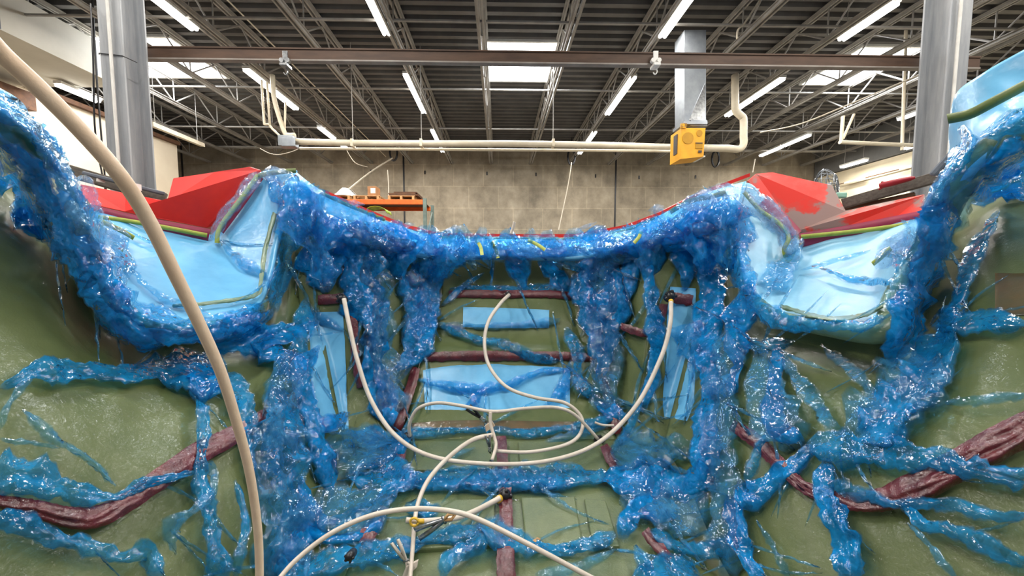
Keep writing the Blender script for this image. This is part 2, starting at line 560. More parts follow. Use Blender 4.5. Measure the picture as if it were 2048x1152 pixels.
# unlit cream fixture hanging beside the left column
t = thing('unlit_strip', 'unlit cream boxed strip hanging right of the left steel column', 'strip', P(300, 247, 7.0))
MB().bar(P(300, 247, 7.0), P(405, 290, 9.0), 0.1, 0.09).build('housing', M['pvc'], t)
for q in (P(310, 250, 7.15), P(395, 286, 8.8)):
    MB().tube([q, Vector((q.x, q.y, CAM.z + ZC))], 0.006, 5).build('hanger', M['joist'], t)

# ------------------------------------------------------------------ columns and crane beam
def column(u, lab):
    x = P(u, 200, 3.2).x
    t = thing('steel_column', lab, 'column', (x, 3.2, 0), 'steel columns')
    z0, z1 = 0.0, CAM.z + ZC - 0.02
    h, zc = z1 - z0, (z0 + z1) / 2
    MB().box((x, 3.1, zc), (0.2, 0.016, h)).build('front_flange', M['column'], t, bevel=0.003)
    MB().box((x, 3.3, zc), (0.2, 0.016, h)).build('rear_flange', M['column'], t, bevel=0.003)
    MB().box((x, 3.2, zc), (0.016, 0.19, h)).build('web', M['column'], t)
    MB().box((x, 3.2, 0.012), (0.36, 0.36, 0.024)).build('base_plate', M['column'], t)
    return x


xl = column(256, 'grey steel column rising behind the left red flange')
xr = column(1880, 'grey steel column rising behind the right red flange')
cb = MB().tube([(xl + 0.02, 3.07, 0.4), (xl + 0.02, 3.07, 7.1)], 0.012, 8)
tag(cb.build('conduit', M['white']), 'white conduit strapped up the front of the left steel column', 'conduit')
cb = MB().tube([(xr - 0.05, 3.07, 0.4), (xr - 0.05, 3.07, 7.1)], 0.012, 8)
tag(cb.build('conduit', M['white']), 'white conduit strapped up the front of the right steel column', 'conduit')
ct = MB()
for zz in (4.50,):
    ct.tube([(xl - 0.106, 3.09, zz), (xl - 0.1, 3.086, zz + 0.01), (xl + 0.1, 3.086, zz - 0.01), (xl + 0.106, 3.2, zz)], 0.004, 6)
tag(ct.build('wire_tie', M['black']), 'dark wire wrapped round the left steel column', 'wire')
cw = MB().tube(spline([(xl - 0.1, 3.05, 4.9), (xl - 0.08, 3.02, 4.4), (xl - 0.12, 3.03, 3.8), (xl - 0.07, 3.03, 3.3)], n=8), 0.006, 6)
tag(cw.build('cable', M['black']), 'thin dark cable hanging down the left steel column', 'cable')

b0, b1 = P(262, 100, 3.42), P(1955, 120, 3.42)
t = thing('crane_beam', 'long rusty brown steel beam spanning between the two grey columns', 'beam', ((b0.x + b1.x) / 2, 3.42, CAM.z + 2.2))
bx0, bx1 = b0.x, b1.x
MB().box(R((bx0 + bx1) / 2, 3.42, 2.115), (bx1 - bx0, 0.04, 0.10)).build('web', M['rust'], t)
MB().box(R((bx0 + bx1) / 2, 3.42, 2.06), (bx1 - bx0, 0.055, 0.014)).build('bottom_flange', M['flange_grey'], t)
MB().box(R((bx0 + bx1) / 2, 3.42, 2.17), (bx1 - bx0, 0.055, 0.014)).build('top_flange', M['rust'], t)
for u, lab in ((571, 'small grey beam trolley clamped under the brown beam near the left'), (1311, 'small white beam clamp hooked under the brown beam')):
    q = P(u, 122, 3.36)
    t = thing('beam_trolley', lab, 'trolley', q)
    m_ = M['steel'] if u < 1000 else M['white']
    MB().box(q + Vector((0, 0, 0.03)), (0.05, 0.015, 0.13)).build('side_plate', m_, t, bevel=0.004)
    MB().box(q + Vector((0.0, 0.0, -0.05)), (0.07, 0.09, 0.03)).build('body', m_, t, bevel=0.006)
    for s_ in (-0.03, 0.03):
        MB().tube([q + Vector((s_, -0.02, 0.0)), q + Vector((s_, 0.01, 0.0))], 0.022, 12).build('wheel', m_, t)
    MB().tube(spline([q + Vector((0, 0, -0.06)), q + Vector((0.02, 0, -0.1)), q + Vector((0, 0, -0.13)), q + Vector((-0.02, 0, -0.11))], n=5), 0.006, 6).build('hook', m_, t)

# ------------------------------------------------------------------ pipes, box, heater
dp = 7.0
px = lambda u, v, d=dp: P(u, v, d)
t = thing('vent_pipe', 'cream pipe crossing the room below the roof and rising at an elbow by yellow box', 'pipe', px(1000, 286))
MB().tube([px(592, 283), px(700, 286), px(850, 287), px(1010, 287), px(1200, 290), px(1340, 294)], 0.062, 12).build('run', M['pvc'], t, True)
MB().tube(spline([px(1405, 296), px(1455, 297), px(1478, 298), px(1487, 288), px(1487, 270), px(1487, 240), px(1482, 232), px(1472, 222), px(1470, 205), px(1470, 150)], n=5), 0.07, 12).build('elbow', M['pvc'], t, True)
for u, vt in ((706, 207), (843, 225), (1106, 205)):
    MB().tube([px(u, 284), R(px(u, 284).x, dp, ZC + 0.03)], 0.008, 6).build('hanger_rod', M['joist'], t)
    MB().box(px(u, 287), (0.05, 0.15, 0.15)).build('pipe_strap', M['pvc'], t)
MB().tube([px(600, 297, 7.2), px(1340, 302, 7.2)], 0.03, 8).build('lower_run', M['pvc'], t, True)

t = thing('junction_box', 'grey metal junction box at the left end of the cream pipe', 'junction box', px(577, 284))
MB().box(px(577, 284), (0.31, 0.2, 0.21)).build('body', M['duct'], t, bevel=0.01)
MB().box(px(577, 284, 6.88), (0.27, 0.02, 0.17)).build('cover', M['duct'], t, bevel=0.008)
t = thing('drop_pipes', 'white pipes dropping from the roof to the grey junction box', 'pipes', px(560, 230))
MB().tube(spline([px(545, 150), px(549, 200), px(568, 262), px(577, 270), px(590, 270)], n=5), 0.045, 8).build('wide_pipe', M['pvc'], t, True)
MB().tube(spline([px(523, 160), px(528, 240), px(530, 249), px(538, 249), px(545, 258), px(560, 272)], n=5), 0.022, 8).build('drop_pipe', M['pvc'], t, True)
MB().tube([px(534, 165), px(540, 255)], 0.022, 8).build('drop_pipe', M['pvc'], t, True)
MB().tube([px(571, 205), px(569, 268)], 0.02, 8).build('drop_pipe', M['pvc'], t, True)
tag(MB().tube(spline([px(520, 297, 7.4), px(540, 307, 7.4), px(560, 309, 7.4), px(585, 303, 7.4), px(600, 296, 7.4)], n=6), 0.008, 6).build('cable', M['cord']), 'pale cable sagging under the grey junction box', 'cable')

# galvanised duct with the yellow carton beneath
d0 = 5.6
qa = P(1378, 200, d0)
t = thing('air_duct', 'square galvanised duct dropping from the roof above the yellow carton', 'duct', qa)
def quadbox(mb, u0, u1, v0, v1, d, depth):
    a, b_, c_, e_ = P(u0, v0, d), P(u1, v0, d), P(u1, v1, d), P(u0, v1, d)
    off = Vector((0, depth, 0))
    mb.prism([a, b_, c_, e_], [x + off for x in (a, b_, c_, e_)])
    return mb
quadbox(MB(), 1369, 1412, 60, 246, d0, 0.3).build('shaft', M['duct'], t)
quadbox(MB(), 1367, 1415, 242, 248, d0 - 0.03, 0.34).build('end_flange', M['duct'], t)
MB().prism([P(1378, 240, d0 - 0.01), P(1410, 240, d0 - 0.01), P(1411, 165, d0 - 0.01)], [P(1378, 240, d0), P(1410, 240, d0), P(1411, 165, d0)]).build('patch', M['steel'], t)
t = thing('carton', 'yellow printed carton hung below the galvanised duct', 'carton', P(1385, 290, d0))
fa = [P(1363, 256, d0 - 0.1), P(1411, 256, d0 - 0.1), P(1407, 313, d0 - 0.1), P(1361, 318, d0 - 0.1)]
fb = [q + Vector((-0.01, 0.32, 0.0)) for q in fa]
MB().prism(fa, fb).build('box', M['yellow'], t)
fl = MB().prism([P(1362, 256, d0 - 0.11), P(1372, 256, d0 - 0.11), P(1373, 246, d0 - 0.11), P(1362, 247, d0 - 0.11)], [q + Vector((0, 0.02, 0)) for q in (P(1362, 256, d0 - 0.11), P(1372, 256, d0 - 0.11), P(1373, 246, d0 - 0.11), P(1362, 247, d0 - 0.11))])
fl.build('flap', M['yellow'], t)
pr = MB()
for (uu, vv, r_) in ((1376, 276, 11), (1399, 266, 6)):
    c_ = P(uu, vv, d0 - 0.106)
    ring = [c_ + Vector((math.cos(a * 0.3) * r_ * d0 / F, 0, math.sin(a * 0.3) * r_ * d0 / F)) for a in range(21)]
    pr.prism(ring, [q + Vector((0, 0.004, 0)) for q in ring])
pr.box(P(1398, 291, d0 - 0.105), (0.12, 0.006, 0.1))
pr.build('artwork', M['print'], t)
pb = MB()
pb.box(P(1398, 286, d0 - 0.11), (0.12, 0.004, 0.012)).box(P(1400, 303, d0 - 0.11), (0.06, 0.004, 0.035))
pb.bar(fa[3] + Vector((-0.008, 0.15, 0.12)), fa[0] + Vector((-0.012, 0.15, -0.06)), 0.02, 0.1, Vector((0, 1, 0)))
pb.build('print_panel', M['print_dark'], t)
fc = bpy.data.curves.new('lettering', 'FONT')
fc.body = 'LT'
fc.size = 0.085
fc.extrude = 0.002
fo = bpy.data.objects.new('lettering', fc)
COL.objects.link(fo)
fc.materials.append(M['print_dark'])
fo.rotation_euler = (math.pi / 2, 0, 0)
fo.location = P(1362.5, 254, d0 - 0.125)
bpy.context.view_layer.update()
fm = bpy.data.meshes.new_from_object(fo.evaluated_get(bpy.context.evaluated_depsgraph_get()))
fm.transform(fo.matrix_world)
bpy.data.objects.remove(fo)
lt = bpy.data.objects.new('lettering', fm)
COL.objects.link(lt)
lt.parent = t
lt.matrix_parent_inverse = Matrix.Translation(-Vector(t.location))
MB().box(P(1383, 318, d0 + 0.06), (0.3, 0.28, 0.02)).build('bottom_flap', M['white'], t)
MB().box(P(1390, 251, d0 + 0.1), (0.28, 0.22, 0.09)).build('collar', M['duct'], t)

# hooks, reels and cords by the far wall
for u, v, lab in ((787, 305, 'dark looped hose reel hanging by the far wall, over the orange rack'), (1143, 313, 'dark looped reel hanging by the far wall beside a white cord'), (1431, 318, 'dark chain hook hanging by the far wall below the cream elbow')):
    c_ = P(u, v, 11.8)
    ring = [c_ + Vector((math.cos(a * math.pi / 8) * 0.13, 0, math.sin(a * math.pi / 8) * 0.28)) for a in range(17)]
    t = thing('hanging_reel', lab, 'reel', c_)
    MB().tube(ring, 0.035, 6).build('loop', M['black'], t)
    MB().tube([c_ + Vector((0, 0, 0.28)), R(c_.x, 11.8, ZC + 0.03)], 0.012, 5).build('hanger', M['black'], t)
def cord(pts, r, lab, m='cord'):
    tag(MB().tube(spline([P(*q) for q in pts], n=6), r, 6).build('cord', M[m]), lab, 'cord')
cord([(1143, 325, 11.7), (1136, 370, 11.5), (1117, 460, 11)], 0.02, 'pale cord hanging from the reel past the middle of the far wall')
cord([(785, 316, 11.5), (740, 345, 11), (690, 385, 9.2)], 0.025, 'pale rope slanting from the hose reel down to the rack')
cord([(692, 298, 11.0), (710, 325, 11), (735, 334, 11.2)], 0.014, 'thin cable sagging from the farthest strip light')
cord([(775, 340, 9.3), (777, 370, 9.3), (777, 398, 9.2)], 0.014, 'thin white cord hanging straight onto the rack')
cord([(1505, 345, 11.0), (1510, 318, 11.0)], 0.02, 'short white cord above the peak of the right red flange')
cord([(185, 0, 5.8), (193, 150, 5.9), (205, 300, 6.0), (214, 400, 6.1)], 0.012, 'dark thin cable hanging from the roof left of the left column', 'black')
cord([(1520, 0, 5.5), (1490, 45, 5.5), (1476, 60, 5.5), (1474, 78, 5.5)], 0.015, 'white cable end dangling from a joist above the brown beam')
t = thing('pipe_bracket', 'cream hanging pipe frame beside the right steel column', 'pipe frame', P(1690, 280, 6.5))
MB().tube([P(1680, 284, 6.5), P(1740, 287, 6.5), P(1835, 291, 6.5)], 0.04, 8).build('rail', M['pvc'], t)
MB().bar(P(1682, 284, 6.5), P(1686, 232, 6.5), 0.05, 0.03).build('drop', M['pvc'], t)
MB().bar(P(1686, 278, 6.5), P(1708, 228, 6.5), 0.03, 0.03).build('brace', M['pvc'], t)
MB().tube([P(1804, 300, 6.5), P(1812, 60, 6.5)], 0.025, 8).build('drop', M['pvc'], t)
cord([(1520, 265, 7.5), (1600, 248, 7.3), (1700, 208, 6.8), (1850, 145, 6.2)], 0.014, 'pale cable swagging along a joist toward the right steel column')
for i, (u0, v0, u1, v1) in enumerate(((1690, 366, 1729, 356), (1800, 338, 1830, 331))):
    a, b_ = P(u0, v0, 12.4 * 650 / (u0 - 997) * 0.985), P(u1, v1, 12.4 * 650 / (u1 - 997) * 0.985)
    struct('trim_%d' % (10 + i), MB().bar(a, b_, 0.06, 0.06), M['white'])  # white bars in place of bright reflected lines on the cream wall
struct('trim_12', MB().bar(P(1640, 378, 12.4), P(1850, 326, 9.4), 0.02, 0.03), M['wood_dark'])

q = P(1902, 284, 8.93)
nb = MB()
for i, (a, b_) in enumerate(((-0.14, 0.1), (0.1, 0.12), (-0.12, -0.12), (0.13, -0.1))):
    nb.box((12.44, q.y + a, q.z + b_), (0.01, 0.16, 0.14))
tag(nb.build('wall_notice', M['print_dark']), 'small dark printed marks on the cream wall beyond the right steel column', 'notice')

# ------------------------------------------------------------------ orange rack and its load
dr = 9.0
t = thing('pallet_rack', 'orange and grey-green pallet rack against the concrete wall', 'rack', P(770, 430, dr))
zb = P(760, 404, dr).z
xr0, xr1 = P(560, 404, dr).x, P(846, 404, dr).x
for yy, nm in ((dr, 'front'), (dr + 1.0, 'rear')):
    MB().box(((xr0 + xr1) / 2, yy, zb), (xr1 - xr0, 0.06, 0.13)).build('beam', M['orange'], t, bevel=0.008)
    MB().box(((xr0 + xr1) / 2, yy, zb - 1.4), (xr1 - xr0, 0.06, 0.13)).build('beam', M['orange'], t, bevel=0.008)
    for xx in (xr0, xr1 + 0.05):
        MB().box((xx, yy, (zb + 0.1) / 2), (0.09, 0.08, zb + 0.1)).build('post', M['rack_post'], t)
bc = MB()
for k in range(4):
    za, zb_ = 0.3 + k * 1.0, 0.3 + (k + 1) * 1.0
    bc.bar((xr1 + 0.05, dr + (0 if k % 2 else 1), za), (xr1 + 0.05, dr + (1 if k % 2 else 0), zb_), 0.03, 0.03)
bc.build('brace', M['rack_post'], t)
MB().box(((xr0 + xr1) / 2, dr + 0.5, zb + 0.05), (xr1 - xr0 - 0.05, 1.0, 0.02)).build('deck', M['wood_dark'], t)
zt = zb + 0.065
def pallet(u0, u1, lab, m='wood', z=None, h=0.12):
    z = z or zt
    x0, x1 = P(u0, 400, dr + 0.4).x, P(u1, 400, dr + 0.4).x
    t = thing('pallet', lab, 'pallet', ((x0 + x1) / 2, dr + 0.45, z), 'pallets on the orange rack')
    for xx in (x0 + 0.05, (x0 + x1) / 2, x1 - 0.05):
        MB().box((xx, dr + 0.45, z + h * 0.5), (0.06, 0.8, h * 0.7)).build('runner', M[m], t)
    for nm, zz in (('top_board', z + h * 0.93), ('bottom_board', z + h * 0.08)):
        b = MB()
        for k in range(5):
            b.box(((x0 + x1) / 2, dr + 0.1 + k * 0.175, zz), (x1 - x0, 0.1, h * 0.15))
        b.build(nm, M[m], t)
pallet(667, 712, 'pale wooden pallet under the white funnel on the rack')
pallet(716, 768, 'pale wooden pallet in the middle of the rack beam')
pallet(783, 836, 'brown wooden pallet at the right end of the rack')
x0, x1 = P(787, 390, dr + 0.4).x, P(842, 390, dr + 0.4).x
b = MB()
for k, (dx, l) in enumerate(((0, 1.0), (-0.05, 0.95), (0.04, 0.8))):
    b.box(((x0 + x1) / 2 + dx, dr + 0.4, zt + 0.14 + k * 0.035), ((x1 - x0) * l, 0.7, 0.03))
tag(b.build('board_stack', M['wood_dark']), 'dark brown boards lying flat on the right pallet of the rack', 'boards')
q = P(748, 386, dr + 0.3)
t = thing('cardboard_box', 'brown cardboard box with a white label on the rack', 'box', (q.x, q.y, zt + 0.12))
MB().box((q.x, q.y, zt + 0.26), (0.24, 0.3, 0.26)).build('box', M['card'], t, bevel=0.005)
MB().box((q.x + 0.03, q.y - 0.152, zt + 0.27), (0.13, 0.004, 0.14)).build('label', M['white'], t)
q = P(690, 384, dr + 0.3)
cone = []
b = MB()
n = 14
for r_, z_ in ((0.36, 0.125), (0.24, 0.2), (0.12, 0.33), (0.09, 0.35), (0.08, 0.37)):
    cone.append([(q.x + 0.05 * (1 if k in (0, 1) else 0) + r_ * math.cos(2 * math.pi * k / n) * (1 + 0.15 * math.sin(k * 2.3)), q.y + 0.8 * r_ * math.sin(2 * math.pi * k / n), zt + z_) for k in range(n + 1)])
b.grid([[Vector(x) for x in rr] for rr in cone])
tag(b.build('tarp', M['white'], smooth=True), 'white tarp draped over goods on the left pallet of the rack', 'tarp')
q = P(700, 411, dr + 0.2)
tag(MB().box((P(697, 415, dr + .4).x, dr + .45, zb - 0.28), (0.42, 0.6, 0.36)).build('carton', M['white'], bevel=0.01), 'white carton on the lower shelf of the rack', 'carton')
tag(MB().box((P(718, 415, dr + .4).x, dr + .45, zb - 0.28), (0.2, 0.6, 0.36)).build('cardboard_box', M['card'], bevel=0.01), 'brown cardboard box pushed beside the white carton under the rack beam', 'box')
# shelf for those two
MB().box(((xr0 + P(735, 415, dr).x) / 2, dr + 0.5, zb - 0.48), (P(735, 415, dr).x - xr0, 1.0, 0.03)).build('deck', M['wood_dark'], bpy.data.objects['pallet_rack'])

# ------------------------------------------------------------------ boat mould shell
SHELL_V, SHELL_F = [], []
mould = thing('boat_mould', 'large boat mould lined with olive fibreglass laminate under blue vacuum film', 'boat mould', (0, 2, 0))


def face_cam(g):
    a, b, c = g[0][0], g[0][1], g[1][0]
    r, k = len(g) // 2, len(g[0]) // 2
    a, b, c = g[r][k], g[r][k + 1] if k + 1 < len(g[0]) else g[r][k - 1], g[r - 1][k]
    a, b, c = g[r - 1][k - 1], g[r - 1][k], g[r][k - 1]
    nrm = (b - a).cross(c - a)
    return nrm.dot(CAM - a) > 0


def cgrid(rows, nu, nv):
    """Catmull-Rom surface through rows of 3-D points"""
    rows = [[Vector(p) for p in r] for r in rows]
    a = []
    for r in rows:
        o = []
        for i in range(len(r) - 1):
            for k in range(nu):
                o.append(cr(r[max(i - 1, 0)], r[i], r[i + 1], r[min(i + 2, len(r) - 1)], k / nu))
        a.append(o + [r[-1]])
    out = []
    for i in range(len(a) - 1):
        for k in range(nv):
            out.append([cr(a[max(i - 1, 0)][j], a[i][j], a[i + 1][j], a[min(i + 2, len(a) - 1)][j], k / nv) for j in range(len(a[0]))])
    return out + [a[-1]]


def patch(name, rows, m, nu=10, nv=10, amp=0.006, parent=mould, solid=0.03, reg=True, px_in=True, smooth=True, sc=5.0):
    rows = [[P(*p) if px_in else p for p in r] for r in rows]
    g = cgrid(rows, nu, nv)
    if amp:
        for r in g:
            for i, p in enumerate(r):
                h = noise.noise(p * sc) + 0.5 * noise.noise(p * sc * 2.7)
                r[i] = p + (CAM - p).normalized() * h * amp
    if not face_cam(g):
        g = [r[::-1] for r in g]
    mb = MB().grid(g)
    if not mb.f:
        return
    f0 = mb.f[len(mb.f) // 2]
    nn = (mb.v[f0[1]] - mb.v[f0[0]]).cross(mb.v[f0[2]] - mb.v[f0[0]])
    if nn.dot(CAM - mb.v[f0[0]]) < 0:
        mb.f = [q[::-1] for q in mb.f]
    if reg:
        o = len(SHELL_V)
        SHELL_V.extend(mb.v)
        SHELL_F.extend(tuple(i + o for i in q) for q in mb.f)
    return mb.build(name, m, parent, smooth, solid=solid)


def mir(u):
    return 2016 - u


def dW(u, v, side=-1, c=2.0):
    a = (997 - u) / F if side < 0 else (u - 1019) / F
    b = (536 - v) / F
    return min(2.95, c / max(0.25, a - (0.8 * b if b < 0 else 0.25 * b)))


def flip(rows, side):
    return rows if side < 0 else [[(mir(u), v, d) for u, v, d in r] for r in rows]


RIM = {-1: [(-520, 40), (-120, 190), (-20, 245), (50, 300), (118, 400), (160, 500), (218, 600), (290, 662), (400, 660), (505, 632), (540, 560), (556, 480), (572, 410), (588, 368)],
       1: [(2560, 50), (2200, 190), (2060, 262), (1985, 300), (1900, 395), (1855, 500), (1800, 590), (1768, 662), (1660, 656), (1545, 628), (1490, 560), (1474, 490), (1462, 430), (1452, 398)]}
BOT = {-1: [(-900, 1700), (-420, 1560), (-200, 1540), (-40, 1500), (80, 1460), (180, 1420), (260, 1380), (330, 1330), (420, 1270), (510, 1210), (570, 1130), (610, 1040), (645, 960), (690, 890)]}
BOT[1] = [(mir(u), v) for u, v in BOT[-1]]

for side in (-1, 1):
    rows = []
    for t_, ex in ((0.0, 0.30), (0.08, 0.26), (0.18, 0.08), (0.4, 0.0), (0.7, 0.0), (1.0, 0.0)):
        r = []
        for ki, (a, b) in enumerate(zip(RIM[side], BOT[side])):
            u, v = a[0] + (b[0] - a[0]) * t_, a[1] + (b[1] - a[1]) * t_
            r.append((u, v, dW(u, v, side) + ex * (1.9 if ki < 6 else 1.0)))
        rows.append(r)
    patch('side_wall', rows, M['laminate'], 8, 8, 0.012)
    # inner face of the step, with its slim foam panel
    A = [[(584, 440, 3.0), (650, 450, 3.05), (724, 465, 3.1)], [(598, 600, 2.82), (650, 600, 2.86), (716, 600, 2.92)],
         [(612, 780, 2.6), (665, 780, 2.65), (736, 780, 2.7)], [(640, 895, 2.28), (690, 895, 2.35), (772, 885, 2.48)]]
    patch('step_face', flip(A, side), M['laminate'], 10, 8, 0.01)
    CSW = [[(724, 465, 3.1), (800, 478, 3.6), (892, 492, 4.1)], [(716, 600, 2.92), (790, 600, 3.3), (882, 600, 3.7)],
           [(736, 780, 2.7), (790, 760, 2.98), (836, 738, 3.12)], [(772, 885, 2.48), (795, 885, 2.52), (812, 880, 2.56)]]
    patch('channel_side', flip(CSW, side), M['laminate'], 10, 8, 0.014)
    CH = [[(430, 1340, 1.04), (556, 1150, 1.46), (600, 1040, 1.8), (632, 930, 2.25), (760, 866, 2.58)],
          [(560, 1340, 1.05), (628, 1150, 1.39), (680, 1030, 1.72), (722, 930, 2.1), (792, 882, 2.5)],
          [(622, 1340, 1.05), (690, 1152, 1.37), (738, 1040, 1.68), (785, 930, 2.14), (812, 880, 2.54)]]
    patch('chine', flip(CH, side), M['laminate'], 8, 8, 0.012)

rows = []
for v, ul, ur, d in ((485, 890, 1150, 4.15), (545, 886, 1146, 3.9), (582, 884, 1142, 3.72), (596, 882, 1146, 3.66), (640, 868, 1164, 3.5), (668, 858, 1174, 3.42), (688, 852, 1182, 3.3), (704, 846, 1190, 3.16),
                     (735, 838, 1196, 3.08), (800, 822, 1214, 2.84), (850, 812, 1226, 2.62), (882, 806, 1234, 2.5)):
    rows.append([(ul + (ur - ul) * k / 4, v, d) for k in range(5)])
patch('stepped_ramp', rows, M['laminate'], 10, 4, 0.006)
rows = []
for v, ul in ((878, 806), (950, 772), (1050, 732), (1152, 690), (1300, 620), (1700, 440)):
    d = 650 * 1.3 / (v - 536)
    rows.append([(ul + (2036 - 2 * ul) * k / 4, v, d) for k in range(5)])
patch('sole', rows, M['laminate_sole'], 10, 8, 0.004)
# raised pads on the sole
for q in ([(846, 1000), (990, 996), (988, 1088), (826, 1098)], [(1042, 994), (1150, 992), (1166, 1090), (1052, 1092)], [(1168, 996), (1212, 1000), (1240, 1092), (1186, 1092)],
          [(836, 884), (985, 882), (984, 936), (818, 940)], [(1036, 882), (1204, 884), (1226, 940), (1040, 938)]):
    top = [P(u, v, 650 * 1.28 / (v - 536)) for u, v in q]
    mb = MB().prism(top, [p - Vector((0, 0, 0.03)) for p in top])
    mb.build('raised_pad', M['laminate_sole'], mould, bevel=0.008)

# rims: fat laminate roll round each notch
for side in (-1, 1):
    pts = []
    for i, (u, v) in enumerate(RIM[side]):
        pts.append((u, v, dW(u, v, side) - 0.03))
    sp_ = spline(pts, n=10)
    rr = [max(0.03, 0.085 - 0.020 * q[2]) for q in sp_]
    c3 = [P(*q) for q in sp_]
    mb = MB().tube(c3, rr, 14)
    o = len(SHELL_V)
    SHELL_V.extend(mb.v)
    SHELL_F.extend(tuple(i + o for i in q) for q in mb.f if len(q) == 4)
    mb.build('rim_roll', M['laminate_pale'], mould, True)

# notch panels of pale blue core
NL_low = [(170, 500, 1.62), (222, 596, 1.6), (292, 652, 1.63), (400, 650, 1.86), (503, 624, 2.18), (540, 556, 2.5), (556, 478, 2.75), (574, 405, 2.85), (588, 366, 2.9)]
NL_up = [(176, 418, 2.2), (230, 432, 2.3), (290, 446, 2.45), (355, 458, 2.6), (416, 468, 2.75), (428, 464, 2.78), (470, 410, 2.85), (518, 346, 2.95), (592, 340, 2.98)]
NR_low = [(1850, 500, 1.62), (1800, 585, 1.6), (1766, 652, 1.63), (1660, 648, 1.86), (1548, 620, 2.18), (1492, 556, 2.5), (1476, 486, 2.75), (1464, 426, 2.85), (1452, 396, 2.9)]
NR_up = [(1842, 436, 2.15), (1790, 446, 2.3), (1730, 458, 2.45), (1660, 472, 2.6), (1606, 484, 2.75), (1592, 476, 2.78), (1546, 420, 2.85), (1498, 366, 2.95), (1440, 385, 3.0)]
for low, up, nm in ((NL_low, NL_up, 'core'), (NR_low, NR_up, 'core_speck')):
    mid = [((a[0] + b[0]) / 2, (a[1] + b[1]) / 2, (a[2] + b[2]) / 2 + 0.03) for a, b in zip(low, up)]
    o_ = patch('notch_panel', [up, mid, low], M[nm], 8, 8, 0.008)
    o_['label'] = 'pale blue foam-cored panel behind the %s notch' % ('left' if nm == 'core' else 'right')

# near pillars: outer flange beyond the roll
PL = [[(-480, -20, 1.2), (0, 176, 1.6), (66, 238, 1.7), (118, 290, 1.8), (150, 365, 1.9), (184, 425, 2.05)],
      [(-480, 60, 1.1), (-20, 240, 1.38), (50, 296, 1.42), (105, 380, 1.5), (140, 460, 1.55), (168, 510, 1.58)]]
patch('pillar_flange', PL, M['core'], 8, 10, 0.02)
PR = [[(2500, -140, 1.2), (2050, 98, 1.55), (1960, 150, 1.65), (1912, 188, 1.75), (1898, 250, 1.8), (1892, 330, 1.85), (1850, 405, 1.95), (1838, 440, 2.05)],
      [(2500, -20, 1.14), (2110, 170, 1.44), (2020, 215, 1.5), (1960, 255, 1.56), (1932, 290, 1.6), (1915, 350, 1.65), (1870, 430, 1.68), (1850, 480, 1.7)],
      [(2500, 80, 1.06), (2070, 250, 1.33), (2000, 285, 1.36), (1940, 335, 1.42), (1915, 370, 1.46), (1895, 400, 1.5), (1862, 470, 1.54), (1850, 505, 1.56)]]
patch('pillar_flange', PR, M['core'], 8, 10, 0.02)

# stern rim band, sagging between the two peaks
RB_up = [(590, 342, 2.95), (650, 386, 3.15), (740, 428, 3.4), (812, 456, 3.65), (880, 472, 3.9), (1010, 474, 3.95), (1150, 474, 3.9), (1250, 456, 3.65), (1320, 430, 3.4), (1400, 390, 3.15), (1492, 362, 2.95)]
RB_lo = [(580, 440, 2.62), (640, 470, 2.75), (720, 482, 2.95), (800, 500, 3.2), (880, 512, 3.5), (1010, 512, 3.55), (1150, 514, 3.5), (1230, 500, 3.2), (1310, 482, 2.95), (1400, 466, 2.75), (1474, 440, 2.62)]
RB_mid = [((a[0] + b[0]) / 2, (a[1] + b[1]) / 2, (a[2] + b[2]) / 2 - 0.04) for a, b in zip(RB_up, RB_lo)]
patch('rim_band', [RB_up, RB_mid, RB_lo], M['core'], 8, 6, 0.02, solid=0.05)

BVH = BVHTree.FromPolygons([tuple(v) for v in SHELL_V], SHELL_F)


def depth(u, v):
    d = D3(u, v).normalized()
    h = BVH.ray_cast(CAM, d)
    return h[0].y if h[0] is not None else None


# red flanges: thick ledges standing outside the core panels
LF = [(160, 368, 2.35), (250, 386, 2.5), (334, 402, 2.72), (346, 356, 2.8), (430, 344, 2.95), (500, 333, 3.05), (522, 340, 3.08), (424, 452, 2.86), (414, 456, 2.83), (330, 440, 2.62), (250, 424, 2.45), (160, 404, 2.28)]
RF = [(1850, 388, 2.3), (1770, 404, 2.5), (1692, 421, 2.72), (1664, 370, 2.85), (1590, 354, 2.98), (1545, 344, 3.06), (1512, 347, 3.1), (1494, 362, 3.1), (1594, 462, 2.86), (1608, 470, 2.83), (1700, 451, 2.6), (1790, 435, 2.4), (1850, 424, 2.25)]
for pts, m_, lab, sx in ((LF, 'red', 'bright red flange block beyond the left notch', -1), (RF, 'red_sanded', 'red flange beyond the right notch, sanded to grey in patches', 1)):
    fr = [P(*p) for p in pts]
    bk = [p + Vector((sx * 0.10, 0.16, -0.02)) for p in fr]
    o_ = MB().prism(fr, bk).build('red_flange', M[m_], mould, bevel=0.006)
    o_['label'] = lab
# red edge strip along the stern rim
es = []
for (u, v, d) in RB_up:
    es.append((u, v, d))
def edge_strip(seg, h, m_, name, parent, dd=0.04):
    up = [P(u, v - h, d + dd) for u, v, d in seg]
    lo = [P(u, v + 3, d + dd) for u, v, d in seg]
    off = Vector((0, 0.08, 0))
    g_ = [[p + off for p in up], up, lo, [p + off for p in lo]]
    return MB().grid(g_).build(name, m_, parent, False)
edge_strip([(650, 384, 3.15), (740, 424, 3.4), (812, 453, 3.65), (880, 470, 3.9), (1010, 472, 3.95), (1150, 472, 3.9), (1250, 454, 3.65), (1320, 428, 3.4), (1400, 388, 3.15), (1500, 350, 2.98)], 4, M['red'], 'stern_edge', mould)


